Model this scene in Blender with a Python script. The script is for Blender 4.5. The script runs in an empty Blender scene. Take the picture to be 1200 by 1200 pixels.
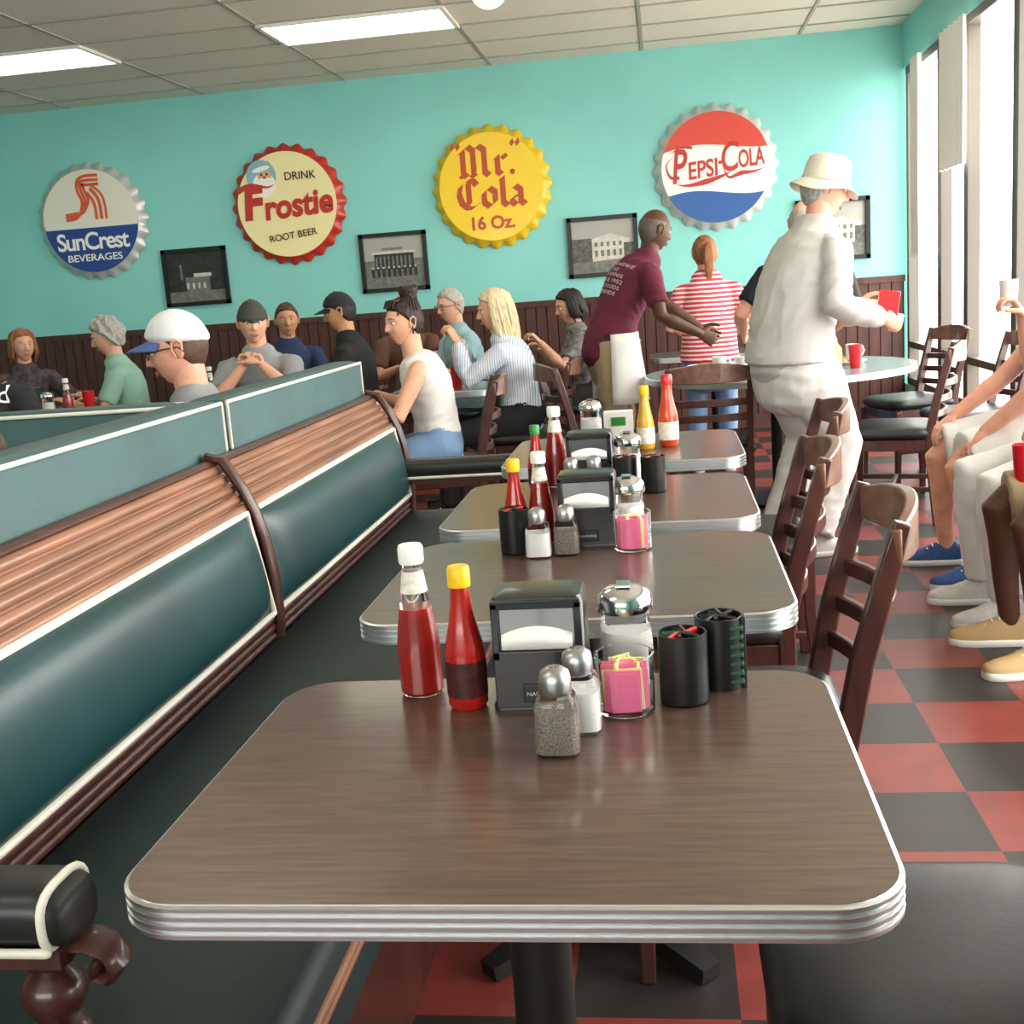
import bpy, bmesh, math, random
from mathutils import Vector, Matrix, noise
from mathutils.bvhtree import BVHTree
RN=random.Random(7)
V=Vector
scn=bpy.context.scene
COL=bpy.context.collection
pi=math.pi
# ---------------------------------------------------------------- materials
def lin(h):
    if isinstance(h,str):
        h=h.lstrip('#'); c=[int(h[i:i+2],16)/255 for i in (0,2,4)]
    else: c=h
    return tuple((x/12.92 if x<=.04045 else ((x+.055)/1.055)**2.4) for x in c)
def mat(name,col,rough=.5,metal=0,bump=0,bscale=60,var=0,vscale=6,stretch=(1,1,1),coat=0,emit=0,trans=0,ior=1.45,spec=.5,col2=None,detail=4,croug=.1,bdist=.004,sss=0):
    m=bpy.data.materials.new(name); m.use_nodes=True
    nt=m.node_tree; b=nt.nodes['Principled BSDF']
    c=lin(col)+(1,)
    b.inputs['Base Color'].default_value=c
    b.inputs['Roughness'].default_value=rough
    b.inputs['Metallic'].default_value=metal
    b.inputs['Specular IOR Level'].default_value=spec
    b.inputs['IOR'].default_value=ior
    if coat:
        b.inputs['Coat Weight'].default_value=coat; b.inputs['Coat Roughness'].default_value=croug
    if trans: b.inputs['Transmission Weight'].default_value=trans
    if emit:
        b.inputs['Emission Color'].default_value=c; b.inputs['Emission Strength'].default_value=emit
    if var or bump or col2:
        tc=nt.nodes.new('ShaderNodeTexCoord'); mp=nt.nodes.new('ShaderNodeMapping')
        nt.links.new(tc.outputs['Object'],mp.inputs['Vector']); mp.inputs['Scale'].default_value=stretch
    if var or col2:
        n=nt.nodes.new('ShaderNodeTexNoise'); n.inputs['Scale'].default_value=vscale; n.inputs['Detail'].default_value=detail
        nt.links.new(mp.outputs[0],n.inputs['Vector'])
        r=nt.nodes.new('ShaderNodeValToRGB'); r.color_ramp.elements[0].position=.3; r.color_ramp.elements[1].position=.7
        if col2: a=lin(col2); d=lin(col)
        else:
            base=lin(col); a=tuple(x*(1-var) for x in base); d=tuple(min(1,x*(1+var)) for x in base)
        r.color_ramp.elements[0].color=a+(1,); r.color_ramp.elements[1].color=d+(1,)
        nt.links.new(n.outputs['Fac'],r.inputs[0]); nt.links.new(r.outputs[0],b.inputs['Base Color'])
    if bump:
        n2=nt.nodes.new('ShaderNodeTexNoise'); n2.inputs['Scale'].default_value=bscale; n2.inputs['Detail'].default_value=3
        nt.links.new(mp.outputs[0],n2.inputs['Vector'])
        bp=nt.nodes.new('ShaderNodeBump'); bp.inputs['Strength'].default_value=bump; bp.inputs['Distance'].default_value=bdist
        nt.links.new(n2.outputs['Fac'],bp.inputs['Height']); nt.links.new(bp.outputs[0],b.inputs['Normal'])
    return m
def stripes(name,c1,c2,scale,axis='Z',rough=.8,duty=.5):
    m=bpy.data.materials.new(name); m.use_nodes=True; nt=m.node_tree; b=nt.nodes['Principled BSDF']
    tc=nt.nodes.new('ShaderNodeTexCoord'); w=nt.nodes.new('ShaderNodeTexWave'); w.wave_type='BANDS'; w.bands_direction=axis
    w.inputs['Scale'].default_value=scale; w.inputs['Distortion'].default_value=.6; w.inputs['Detail'].default_value=1
    r=nt.nodes.new('ShaderNodeValToRGB'); r.color_ramp.interpolation='CONSTANT'
    r.color_ramp.elements[0].color=lin(c1)+(1,); r.color_ramp.elements[1].position=duty; r.color_ramp.elements[1].color=lin(c2)+(1,)
    nt.links.new(tc.outputs['Object'],w.inputs['Vector']); nt.links.new(w.outputs['Fac'],r.inputs[0]); nt.links.new(r.outputs[0],b.inputs['Base Color'])
    b.inputs['Roughness'].default_value=rough
    return m
M={}
M['teal']=mat('wall_teal_paint','#88d0ca',.6,var=.05,vscale=1.2)
M['ceil']=mat('ceiling_tile','#d8d1c4',.9,var=.06,vscale=120,bump=.2,bscale=220)
M['grid']=mat('ceiling_grid_metal','#a39f96',.6)
M['lamp']=mat('fluorescent_diffuser','#fff6e2',.5,emit=7)
M['globe']=mat('globe_glass','#fff0d0',.4,emit=1.2)
M['wains']=mat('wainscot_wood','#4a2c25',.55,var=.3,vscale=4,stretch=(6,6,.6))
M['darkgap']=mat('groove_dark','#21110e',.8)
M['wood']=mat('rail_wood','#8a5f47',.36,var=.35,vscale=5,stretch=(8,.6,8),coat=.2)
M['wooddk']=mat('cherry_wood_dark','#44241d',.35,var=.35,vscale=6,stretch=(5,5,.8),coat=.3)
M['woodlt']=mat('chair_rail_wood','#6f4d3e',.35,var=.3,vscale=6,stretch=(5,1,5),coat=.3)
M['vinyl']=mat('green_vinyl','#133a3e',.38,bump=.12,bscale=90,var=.2,vscale=3,coat=.15,croug=.3)
M['vinylseat']=mat('green_vinyl_seat','#0f2526',.5,bump=.12,bscale=90,var=.2,vscale=3)
M['vinylup']=mat('green_vinyl_matte','#325455',.5,bump=.12,bscale=90,var=.15,vscale=5)
M['vinylbk']=mat('black_vinyl','#191c1d',.42,bump=.06,bscale=110,coat=.1,croug=.3)
M['piping']=mat('cream_piping','#dedbcd',.5,var=.08)
M['alu']=mat('ribbed_aluminium','#dadcde',.32,metal=1)
M['chrome']=mat('chrome','#dedede',.14,metal=1)
M['steel']=mat('brushed_steel','#b5b5b5',.35,metal=1)
M['black']=mat('black_plastic','#161718',.35)
M['blackm']=mat('black_enamel','#1b1c1e',.28,coat=.3)
M['iron']=mat('black_iron','#101010',.5)
M['white']=mat('white_plastic','#eceae4',.35)
M['paper']=mat('paper','#efede9',.85)
M['ceramic']=mat('white_ceramic','#f0efe9',.15)
M['glass']=mat('clear_glass','#ffffff',.03,trans=1,ior=1.3)
M['ketchup']=mat('ketchup','#a2150e',.3,coat=.6,var=.15,vscale=40)
M['hotsauce']=mat('hot_sauce','#c2401a',.3,coat=.5)
M['mustard']=mat('mustard','#c99a2e',.35,coat=.4)
M['yellow']=mat('yellow_cap','#eebd1a',.35)
M['redcup']=mat('red_plastic','#cf1f2a',.3,coat=.3)
M['greencap']=mat('green_cap','#2f8a3c',.4)
M['dlabel']=mat('dark_label','#3c1510',.5,var=.5,vscale=80)
M['sugar']=mat('sugar','#f0eeea',.9,bump=.3,bscale=400)
M['pepper']=mat('ground_pepper','#9a9082',.9,col2='#4a4034',vscale=500)
M['pink']=mat('pink_packets','#f0709e',.7)
M['ylp']=mat('yellow_packets','#e4e596',.7)
M['grn']=mat('green_packets','#1f4a34',.5)
M['label']=mat('printed_label','#d8d4c8',.5,var=.2,vscale=90)
M['bronze']=mat('window_frame_bronze','#5c5650',.45)
M['curt']=mat('sheer_curtain','#f4f2ee',.9)
M['pave']=mat('pavement','#d8d4cc',.9)
M['food']=mat('food','#b07a3a',.7,var=.4,vscale=60)
M['tabtop']=mat('laminate_woodgrain','#5e483d',.3,col2='#433129',vscale=9,stretch=(1.2,16,1),detail=8,coat=.3,croug=.12)
M['tabgray']=mat('laminate_gray','#7d8585',.25,var=.1,vscale=30,coat=.3)
def floor_mat():
    m=bpy.data.materials.new('checker_floor'); m.use_nodes=True; nt=m.node_tree; b=nt.nodes['Principled BSDF']
    tc=nt.nodes.new('ShaderNodeTexCoord'); mp=nt.nodes.new('ShaderNodeMapping')
    mp.vector_type='POINT'; mp.inputs['Location'].default_value=(-.69,-2.476,0.05)
    ch=nt.nodes.new('ShaderNodeTexChecker'); ch.inputs['Scale'].default_value=1/.305
    ch.inputs['Color1'].default_value=lin('#322c2a')+(1,); ch.inputs['Color2'].default_value=lin('#8c3a33')+(1,)
    nt.links.new(tc.outputs['Object'],mp.inputs[0]); nt.links.new(mp.outputs[0],ch.inputs['Vector'])
    n=nt.nodes.new('ShaderNodeTexNoise'); n.inputs['Scale'].default_value=9; n.inputs['Detail'].default_value=9
    nt.links.new(tc.outputs['Object'],n.inputs['Vector'])
    mx=nt.nodes.new('ShaderNodeMix'); mx.data_type='RGBA'; mx.blend_type='MULTIPLY'; mx.inputs[0].default_value=.6
    nt.links.new(ch.outputs['Color'],mx.inputs[6]); nt.links.new(n.outputs['Fac'],mx.inputs[7])
    nt.links.new(mx.outputs[2],b.inputs['Base Color']); b.inputs['Roughness'].default_value=.4
    return m
M['floor']=floor_mat()
# ---------------------------------------------------------------- mesh builder
class MB:
    def __init__(s): s.v=[];s.f=[];s.m=[];s.mats=[]
    def mi(s,m):
        if isinstance(m,str): m=M[m]
        if m not in s.mats: s.mats.append(m)
        return s.mats.index(m)
    def add(s,vs,fs,m):
        o=len(s.v); s.v+= [V(p) for p in vs]; k=s.mi(m)
        for f in fs: s.f.append([i+o for i in f]); s.m.append(k)
    def box(s,c,d,m,rot=None):
        x,y,z=[a/2 for a in d]
        vs=[V((i*x,j*y,k*z)) for i in(-1,1) for j in(-1,1) for k in(-1,1)]
        if rot is not None: vs=[rot@p for p in vs]
        vs=[p+V(c) for p in vs]
        s.add(vs,[(0,1,3,2),(4,6,7,5),(0,4,5,1),(2,3,7,6),(0,2,6,4),(1,5,7,3)],m)
    def lathe(s,prof,m,c=(0,0,0),n=28,sq=0,cap=True):
        vs=[];fs=[];c=V(c)
        for r,z in prof:
            for i in range(n):
                a=2*pi*i/n; rr=r
                if sq:
                    ca,sa=abs(math.cos(a)),abs(math.sin(a)); rr=r/((ca**sq+sa**sq)**(1/sq))
                vs.append(c+V((rr*math.cos(a),rr*math.sin(a),z)))
        for j in range(len(prof)-1):
            for i in range(n):
                k=(i+1)%n; fs.append((j*n+i,j*n+k,(j+1)*n+k,(j+1)*n+i))
        if cap:
            fs.append(tuple(range(n-1,-1,-1))); fs.append(tuple((len(prof)-1)*n+i for i in range(n)))
        s.add(vs,fs,m)
    def tube(s,pts,rad,m,n=12,cap='round',up=None,closed=False):
        pts=[V(p) for p in pts]; N=len(pts)
        if not isinstance(rad,list): rad=[rad]*N
        rad=[(r,r) if not isinstance(r,(tuple,list)) else r for r in rad]
        rings=[];T=[]
        for i in range(N):
            if closed: t=pts[(i+1)%N]-pts[i-1]
            else: t=pts[min(i+1,N-1)]-pts[max(i-1,0)]
            if t.length<1e-9: t=V((0,0,1))
            T.append(t.normalized())
        ref=V(up) if up is not None else (V((0,0,1)) if abs(T[0].z)<.9 else V((1,0,0)))
        a=(ref-T[0]*ref.dot(T[0])); a=a.normalized() if a.length>1e-6 else T[0].orthogonal().normalized()
        for i in range(N):
            q=ref if up is not None else a
            a2=q-T[i]*q.dot(T[i])
            if a2.length>1e-6: a=a2.normalized()
            b=T[i].cross(a); rings.append((pts[i],a,b,rad[i]))
        if not closed and cap=='round':
            def capr(i,sg):
                p,a,b,r=rings[i]; k=min(r); out=[]
                for q in (.5,.8,.96):
                    cs=math.sqrt(1-q*q); out.append((p+T[i]*sg*k*q,a,b,(r[0]*cs,r[1]*cs)))
                return out
            rings=list(reversed(capr(0,-1)))+rings+capr(N-1,1)
        vs=[];fs=[]
        for p,a,b,r in rings:
            for i in range(n):
                an=2*pi*i/n; vs.append(p+a*(r[0]*math.cos(an))+b*(r[1]*math.sin(an)))
        L=len(rings)
        for j in range(L if closed else L-1):
            jj=(j+1)%L
            for i in range(n):
                k=(i+1)%n; fs.append((j*n+i,j*n+k,jj*n+k,jj*n+i))
        if not closed: fs.append(tuple(range(n-1,-1,-1))); fs.append(tuple((L-1)*n+i for i in range(n)))
        s.add(vs,fs,m)
    def sweep(s,pts,w,h,m,up=(0,0,1)):
        pts=[V(p) for p in pts]; vs=[];fs=[];N=len(pts); up=V(up)
        ws=w if isinstance(w,list) else [w]*N; hs=h if isinstance(h,list) else [h]*N
        for i in range(N):
            t=(pts[min(i+1,N-1)]-pts[max(i-1,0)]).normalized(); u=(up-t*up.dot(t)).normalized(); b=t.cross(u)
            for x,y in((-1,-1),(1,-1),(1,1),(-1,1)): vs.append(pts[i]+b*(x*ws[i]/2)+u*(y*hs[i]/2))
        for j in range(N-1):
            for i in range(4):
                k=(i+1)%4; fs.append((j*4+i,j*4+k,j*4+4+k,j*4+4+i))
        fs.append((3,2,1,0)); fs.append(tuple(4*(N-1)+i for i in range(4)))
        s.add(vs,fs,m)
    def ell(s,c,r,m,n=16,k=10,rot=None):
        vs=[];fs=[];c=V(c)
        for j in range(k+1):
            p=pi*j/k
            for i in range(n):
                a=2*pi*i/n; q=V((r[0]*math.sin(p)*math.cos(a),r[1]*math.sin(p)*math.sin(a),r[2]*math.cos(p)))
                if rot is not None: q=rot@q
                vs.append(c+q)
        for j in range(k):
            for i in range(n):
                q=(i+1)%n; fs.append((j*n+i,(j+1)*n+i,(j+1)*n+q,j*n+q))
        s.add(vs,fs,m)
    def outline(s,levels,m,capb=True,capt=True,mt=None):
        n=len(levels[0]); vs=[p for l in levels for p in l]; fs=[]
        for j in range(len(levels)-1):
            for i in range(n):
                k=(i+1)%n; fs.append((j*n+i,j*n+k,(j+1)*n+k,(j+1)*n+i))
        s.add(vs,fs,m)
        if capb: s.add(levels[0],[tuple(range(n-1,-1,-1))],m)
        if capt: s.add(levels[-1],[tuple(range(n))],mt or m)
    def mesh(s,name,ang=40,weld=True):
        me=bpy.data.meshes.new(name); me.from_pydata([tuple(p) for p in s.v],[],s.f)
        for m in s.mats: me.materials.append(m)
        me.polygons.foreach_set('material_index',s.m)
        bm=bmesh.new(); bm.from_mesh(me)
        if weld: bmesh.ops.remove_doubles(bm,verts=bm.verts,dist=1e-5)
        bmesh.ops.recalc_face_normals(bm,faces=bm.faces); bm.to_mesh(me); bm.free()
        me.polygons.foreach_set('use_smooth',[True]*len(me.polygons))
        try: me.set_sharp_from_angle(angle=math.radians(ang))
        except Exception: pass
        me.update(); return me
    def obj(s,name,parent=None,loc=(0,0,0),rz=0,ang=40,bevel=0,weld=True):
        o=bpy.data.objects.new(name,s.mesh(name,ang,weld)); COL.objects.link(o); o.location=loc; o.rotation_euler=(0,0,rz)
        if parent is not None: o.parent=parent
        if bevel:
            b=o.modifiers.new('bevel','BEVEL'); b.width=bevel; b.segments=2; b.limit_method='ANGLE'; b.angle_limit=math.radians(40); b.harden_normals=False
        return o
def empty(name,loc=(0,0,0),rz=0):
    e=bpy.data.objects.new(name,None); e.empty_display_size=.1; COL.objects.link(e); e.location=loc; e.rotation_euler=(0,0,rz); return e
def inst(src,name,loc,rz=0,sc=1):
    o=bpy.data.objects.new(name,src.data); COL.objects.link(o); o.location=loc; o.rotation_euler=(0,0,rz); o.scale=(sc,sc,sc)
    for m in src.modifiers:
        if m.type=='BEVEL':
            b=o.modifiers.new('bevel','BEVEL'); b.width=m.width; b.segments=m.segments; b.limit_method='ANGLE'; b.angle_limit=m.angle_limit
    for c in src.children:
        k=inst(c,c.name.split('.')[0],c.location,c.rotation_euler[2]); k.parent=o
    return o
def rrect(w,d,r,z=0,n=8,c=(0,0)):
    out=[]
    for cx,cy,a0 in((w/2-r,d/2-r,0),(-w/2+r,d/2-r,90),(-w/2+r,-d/2+r,180),(w/2-r,-d/2+r,270)):
        for i in range(n+1):
            a=math.radians(a0+90*i/n); out.append(V((c[0]+cx+r*math.cos(a),c[1]+cy+r*math.sin(a),z)))
    return out
def text2d(txt,w=None,h=None,shear=0,off=0.0,res=6,spacing=1.0):
    cu=bpy.data.curves.new('t','FONT'); cu.body=txt; cu.align_x='CENTER'; cu.shear=shear; cu.offset=off; cu.resolution_u=res; cu.space_character=spacing
    o=bpy.data.objects.new('t',cu); COL.objects.link(o)
    dg=bpy.context.evaluated_depsgraph_get(); dg.update()
    me=bpy.data.meshes.new_from_object(o.evaluated_get(dg))
    vs=[v.co.copy() for v in me.vertices]; fs=[tuple(p.vertices) for p in me.polygons]
    bpy.data.objects.remove(o); bpy.data.curves.remove(cu); bpy.data.meshes.remove(me)
    if not vs: return [],[]
    x0=min(v.x for v in vs);x1=max(v.x for v in vs);y0=min(v.y for v in vs);y1=max(v.y for v in vs)
    sx=w/(x1-x0) if w else None; sy=h/(y1-y0) if h else None
    if sx is None: sx=sy
    if sy is None: sy=sx
    return [((v.x-(x0+x1)/2)*sx,(v.y-(y0+y1)/2)*sy) for v in vs],fs
# ---------------------------------------------------------------- camera
F=1350.;th=math.atan(264.3/F);roll=math.atan(.074);yaw=math.radians(8.07)
cd=bpy.data.cameras.new('camera'); cam=bpy.data.objects.new('camera',cd); COL.objects.link(cam); scn.camera=cam
cd.sensor_width=36; cd.lens=40.5; cd.clip_start=.05
fw=V((-math.sin(yaw)*math.cos(th),math.cos(yaw)*math.cos(th),-math.sin(th))); r0=V((math.cos(yaw),math.sin(yaw),0)); u0=r0.cross(fw)
cx=r0*math.cos(roll)-u0*math.sin(roll); cy=r0*math.sin(roll)+u0*math.cos(roll)
mw=Matrix((cx,cy,-fw)).transposed().to_4x4(); mw.translation=V((0,0,1.31)); cam.matrix_world=mw
# ---------------------------------------------------------------- room
XL,XR,YF,YB,ZC=-7.0,1.93,-2.2,9.78,3.07
def slab(name,x0,x1,y0,y1,z0,z1,m):
    b=MB(); b.box((0,0,0),(x1-x0,y1-y0,z1-z0),m); return b.obj(name,loc=((x0+x1)/2,(y0+y1)/2,(z0+z1)/2))
b=MB(); b.box((-2.5,3.8,-.05),(9.3,12.4,.1),'floor'); b.obj('floor')
slab('ceiling',XL-.2,XR+.2,YF-.2,YB+.2,ZC,ZC+.1,'ceil')
slab('wall_back',XL,XR+.12,YB,YB+.15,0,ZC,'teal')
slab('wall_left',XL-.15,XL,YF-.15,YB+.15,0,ZC,'teal')
b=MB(); wz0,wz1,wx0,wx1=1.15,2.45,-3.4,.4  # unseen opening added behind the camera to let in frontal fill light
b.box(((XL+wx0)/2,YF-.075,ZC/2),(wx0-XL,.15,ZC),'teal'); b.box(((XR+.12+wx1)/2,YF-.075,ZC/2),(XR+.12-wx1,.15,ZC),'teal')
b.box(((wx0+wx1)/2,YF-.075,wz0/2),(wx1-wx0,.15,wz0),'teal'); b.box(((wx0+wx1)/2,YF-.075,(wz1+ZC)/2),(wx1-wx0,.15,ZC-wz1),'teal'); b.obj('wall_front')
b=MB()
for k in range(5): b.box((wx0+(wx1-wx0)*k/4,YF-.07,(wz0+wz1)/2),(.07,.08,wz1-wz0),'bronze')
for z in(wz0+.03,wz1-.03): b.box(((wx0+wx1)/2,YF-.07,z),(wx1-wx0,.08,.06),'bronze')
b.obj('window_9')  # frame of the added fill opening
b=MB(); b.box((XR+.06,3.79,.15),(.12,12,.3),'teal'); b.box((XR+.06,3.79,(2.74+ZC)/2),(.12,12,ZC-2.74),'teal'); b.box((XR+.06,-.80,1.52),(.12,2.8,2.44),'teal'); b.obj('wall_right')  # last box: unseen solid stretch added to block daylight under the near tables
wi=0
ys=[9.7,8.62,7.9,6.85,5.6,4.35,3.1,1.85,.6]
for i in range(len(ys)-1):
    wi+=1; b=MB(); y1,y0=ys[i],ys[i+1]
    for y in (y0+.02,y1-.02): b.box((XR+.05,y,1.52),(.08,.06,2.44),'bronze')
    b.box((XR+.05,(y0+y1)/2,.33),(.09,y1-y0,.06),'bronze'); b.box((XR+.05,(y0+y1)/2,2.71),(.09,y1-y0,.06),'bronze')
    if i in (0,1,2,4): b.box((XR+.05,(y0+y1)/2,.62),(.07,y1-y0,.05),'bronze')
    b.obj('window_%d'%wi,bevel=.004)
b=MB()
for yy,z0,st in((9.2,1.3,.012),(8.35,1.85,.030)):
    pts=[(XR-.05+.02*math.sin(k*1.6),yy-st*k,0) for k in range(24)]
    lv=[[V((p[0],p[1],z)) for p in pts] for z in (z0,2.72)]; n=len(pts)
    b.add([q for l in lv for q in l],[(i,i+1,n+i+1,n+i) for i in range(n-1)],'curt')
b.obj('sheer_curtain')
slab('trim_1',XL,XR,YB-.052,YB-.002,1.12,1.17,'wains')
b=MB(); b.box((-2.535,YB-.013,.56),(8.92,.02,1.12),'darkgap')
x=XL+.05
while x<XR-.04:
    b.box((x,YB-.026,.60),(.082,.024,1.04),'wains'); x+=.09
b.obj('wainscot')
slab('baseboard_back',XL,XR,YB-.055,YB-.002,0,.12,'wains')
b=MB()
gx=[-6.15,-4.93,-3.72,-2.5,-1.285,-.07,1.15]
gy=[7.59+.61*k for k in range(-16,4)]
for x in gx: b.box((x,3.79,ZC-.004),(.025,11.9,.008),'grid')
for y in gy: b.box((-2.53,y,ZC-.004),(8.9,.025,.008),'grid')
b.obj('ceiling_grid')
for x0 in (-4.93,-2.5):
    for y0 in (7.59,3.93,.27):
        b=MB(); b.box((0,0,0),(1.17,.56,.012),'lamp')
        for sx in(-1,1): b.box((sx*.6,0,-.002),(.03,.61,.018),'white')
        for sy in(-1,1): b.box((0,sy*.295,-.002),(1.2,.03,.018),'white')
        b.obj('ceiling_light_panel',loc=(x0+.61,y0+.305,ZC-.014))
b=MB(); b.lathe([(.05,.085),(.055,.07),(.06,.065)],'white'); b.ell((0,0,0),(.10,.10,.08),'globe',24,14); b.obj('ceiling_globe_lamp',loc=(-.92,7.10,ZC-.09))
slab('pavement_outside',XR+.3,30,-15,25,-.2,-.1,'pave')
# ---------------------------------------------------------------- bottle cap signs
def sign(cx,cz,rimmat,facemat,deco):
    b=MB(); n=288; vs=[];fs=[]
    prof=[(.47,0,.0),(.488,.012,.014),(.470,.035,.012),(.440,.062,.004),(.425,.070,0),(.405,.072,0)]
    def P(x,y,d): return V((x,-d,y))
    for r,d,am in prof:
        for i in range(n):
            a=2*pi*i/n; rr=r+am*math.cos(24*a); vs.append(P(rr*math.cos(a),rr*math.sin(a),d))
    for j in range(len(prof)-1):
        for i in range(n):
            k=(i+1)%n; fs.append((j*n+i,j*n+k,(j+1)*n+k,(j+1)*n+i))
    b.add(vs,fs,rimmat)
    b.add([P(.43*math.cos(2*pi*i/96),.43*math.sin(2*pi*i/96),.0725) for i in range(96)],[tuple(range(96))],facemat)
    b.add([P(.47*math.cos(2*pi*i/96),.47*math.sin(2*pi*i/96),.0) for i in range(96)],[tuple(range(96))],rimmat)
    lay=[.0735]
    def region(lo,hi,m,R=.43):
        N=80;vs=[];fs=[]
        for i in range(N+1):
            x=-R+2*R*i/N; c=math.sqrt(max(0,R*R-x*x)); l=max(-c,min(c,lo(x))); h=max(-c,min(c,hi(x)))
            vs+=[P(x,l,lay[0]),P(x,max(h,l),lay[0])]
        for i in range(N): fs.append((2*i,2*i+2,2*i+3,2*i+1))
        b.add(vs,fs,m); lay[0]+=.0006
    def txt(t,x,y,w,h,m,shear=0,off=0,rot=0,sp=1.0):
        vv,ff=text2d(t,w,h,shear,off,spacing=sp); c,s_=math.cos(rot),math.sin(rot)
        b.add([P(x+p*c-q*s_,y+p*s_+q*c,lay[0]+.001) for p,q in vv],ff,m); lay[0]+=.0003
    def disc(x,y,rx,ry,m,rot=0):
        c,s_=math.cos(rot),math.sin(rot)
        pts=[(rx*math.cos(2*pi*i/32),ry*math.sin(2*pi*i/32)) for i in range(32)]
        b.add([P(x+p*c-q*s_,y+p*s_+q*c,lay[0]) for p,q in pts],[tuple(range(32))],m); lay[0]+=.0005
    def stroke(pts,w,m,smooth=True):
        pts=[V((p[0],p[1],0)) for p in pts]
        if smooth:
            o=[]
            for i in range(len(pts)-1):
                p0=pts[max(i-1,0)];p1=pts[i];p2=pts[i+1];p3=pts[min(i+2,len(pts)-1)]
                for k in range(8):
                    t=k/8; o.append(.5*((2*p1)+(p2-p0)*t+(2*p0-5*p1+4*p2-p3)*t*t+(3*p1-p0-3*p2+p3)*t**3))
            o.append(pts[-1]); pts=o
        N=len(pts);vs=[];ws=w if isinstance(w,(list,tuple)) else (w,w)
        for i in range(N):
            t=(pts[min(i+1,N-1)]-pts[max(i-1,0)]).normalized(); q=V((-t.y,t.x,0)); f=i/(N-1)
            if len(ws)==2: ww=ws[0]*(1-f)+ws[1]*f
            else: ww=ws[0]*(1-abs(2*f-1))+ws[1]*abs(2*f-1)
            for sg in(-1,1): vs.append(P(pts[i].x+q.x*sg*ww/2,pts[i].y+q.y*sg*ww/2,lay[0]))
        b.add(vs,[(2*i,2*i+2,2*i+3,2*i+1) for i in range(N-1)],m); lay[0]+=.0004
    def nib(paths,x,y,sx,sy,m,nw=(.075,.06)):
        for path in paths:
            for p,q in zip(path,path[1:]):
                pts=[(p[0]-nw[0],p[1]-nw[1]),(p[0]+nw[0],p[1]+nw[1]),(q[0]+nw[0],q[1]+nw[1]),(q[0]-nw[0],q[1]-nw[1])]
                b.add([P(x+u*sx,y+v*sy,lay[0]) for u,v in pts],[(0,1,2,3)],m); lay[0]+=.00004
    deco(region,txt,disc,stroke,nib)
    return b.obj('bottle_cap_sign',loc=(cx,YB-.005,cz),weld=False,ang=60)
sm=lambda n,c,r=.35:mat('sign_'+n,c,r,coat=.2)
S_sil=mat('sign_silver','#c4c7c4',.4,metal=.3); S_wh=sm('white','#e8e3d6'); S_blue=sm('blue','#27438e'); S_or=sm('orange','#dd5c34'); S_cream=sm('cream','#f0e4ac'); S_red=sm('red','#b93024'); S_yel=sm('yellow','#f2cc20'); S_dred=sm('darkred','#b5401c'); S_prd=sm('bright_red','#d24436'); S_pbl=sm('bright_blue','#24589f'); S_pwh=sm('bright_white','#f1f0ea'); S_bk=sm('ink','#3a2a20'); S_sky=sm('sky','#7fb7c4'); S_flesh=sm('flesh','#dba98a'); S_gold=sm('goldrim','#dcb824')
def d_sun(region,txt,disc,stroke,nib):
    region(lambda x:-1,lambda x:-.055,S_blue)
    for k in range(3):
        o=k*.036
        stroke([(.115,.375-o),(-.01,.375-o),(-.075+.6*o,.34-.4*o),(-.085+.9*o,.26),(-.055+.8*o,.17),(-.08+.3*o,.075),(-.13,.03+o*.55),(-.22,.02+o*.55)],.026,S_or)
    stroke([(.03,.27),(.085,.20),(.105,.12),(.105,.01)],.03,S_or); stroke([(.0,.24),(.045,.17),(.06,.10),(.06,.01)],.026,S_or); stroke([(.04,.30),(.125,.22),(.15,.12),(.15,.01)],.022,S_or)
    txt('SunCrest',0,-.165,.66,.15,S_pwh,off=.02,sp=.9)
    txt('BEVERAGES',0,-.305,.50,.06,S_pwh,off=.014)
sign(-4.85,2.12,S_sil,S_wh,d_sun)
def d_fr(region,txt,disc,stroke,nib):
    disc(-.20,.24,.13,.135,S_sky); disc(-.18,.17,.10,.10,S_pwh); disc(-.17,.245,.06,.055,S_flesh); disc(-.17,.2,.07,.03,S_pwh)
    disc(-.19,.315,.085,.045,S_sky,.3); disc(-.195,.30,.08,.02,S_pwh,.2); disc(-.195,.255,.01,.012,S_bk); disc(-.148,.255,.01,.012,S_bk); disc(-.17,.232,.016,.013,S_prd)
    txt('DRINK',.14,.225,.27,.065,S_bk,off=.012)
    txt('F',-.285,.03,.19,.28,S_red,shear=.12,off=.05,rot=.03)
    txt('rostie',.10,-.01,.60,.20,S_red,shear=.12,off=.035,rot=.05)
    stroke([(-.42,.13),(-.30,.175),(-.16,.15),(-.08,.17)],(.05,.0),S_red)
    txt('ROOT BEER',.03,-.255,.42,.055,S_bk,off=.012,rot=.10)
sign(-3.09,2.12,S_red,S_cream,d_fr)
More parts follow.
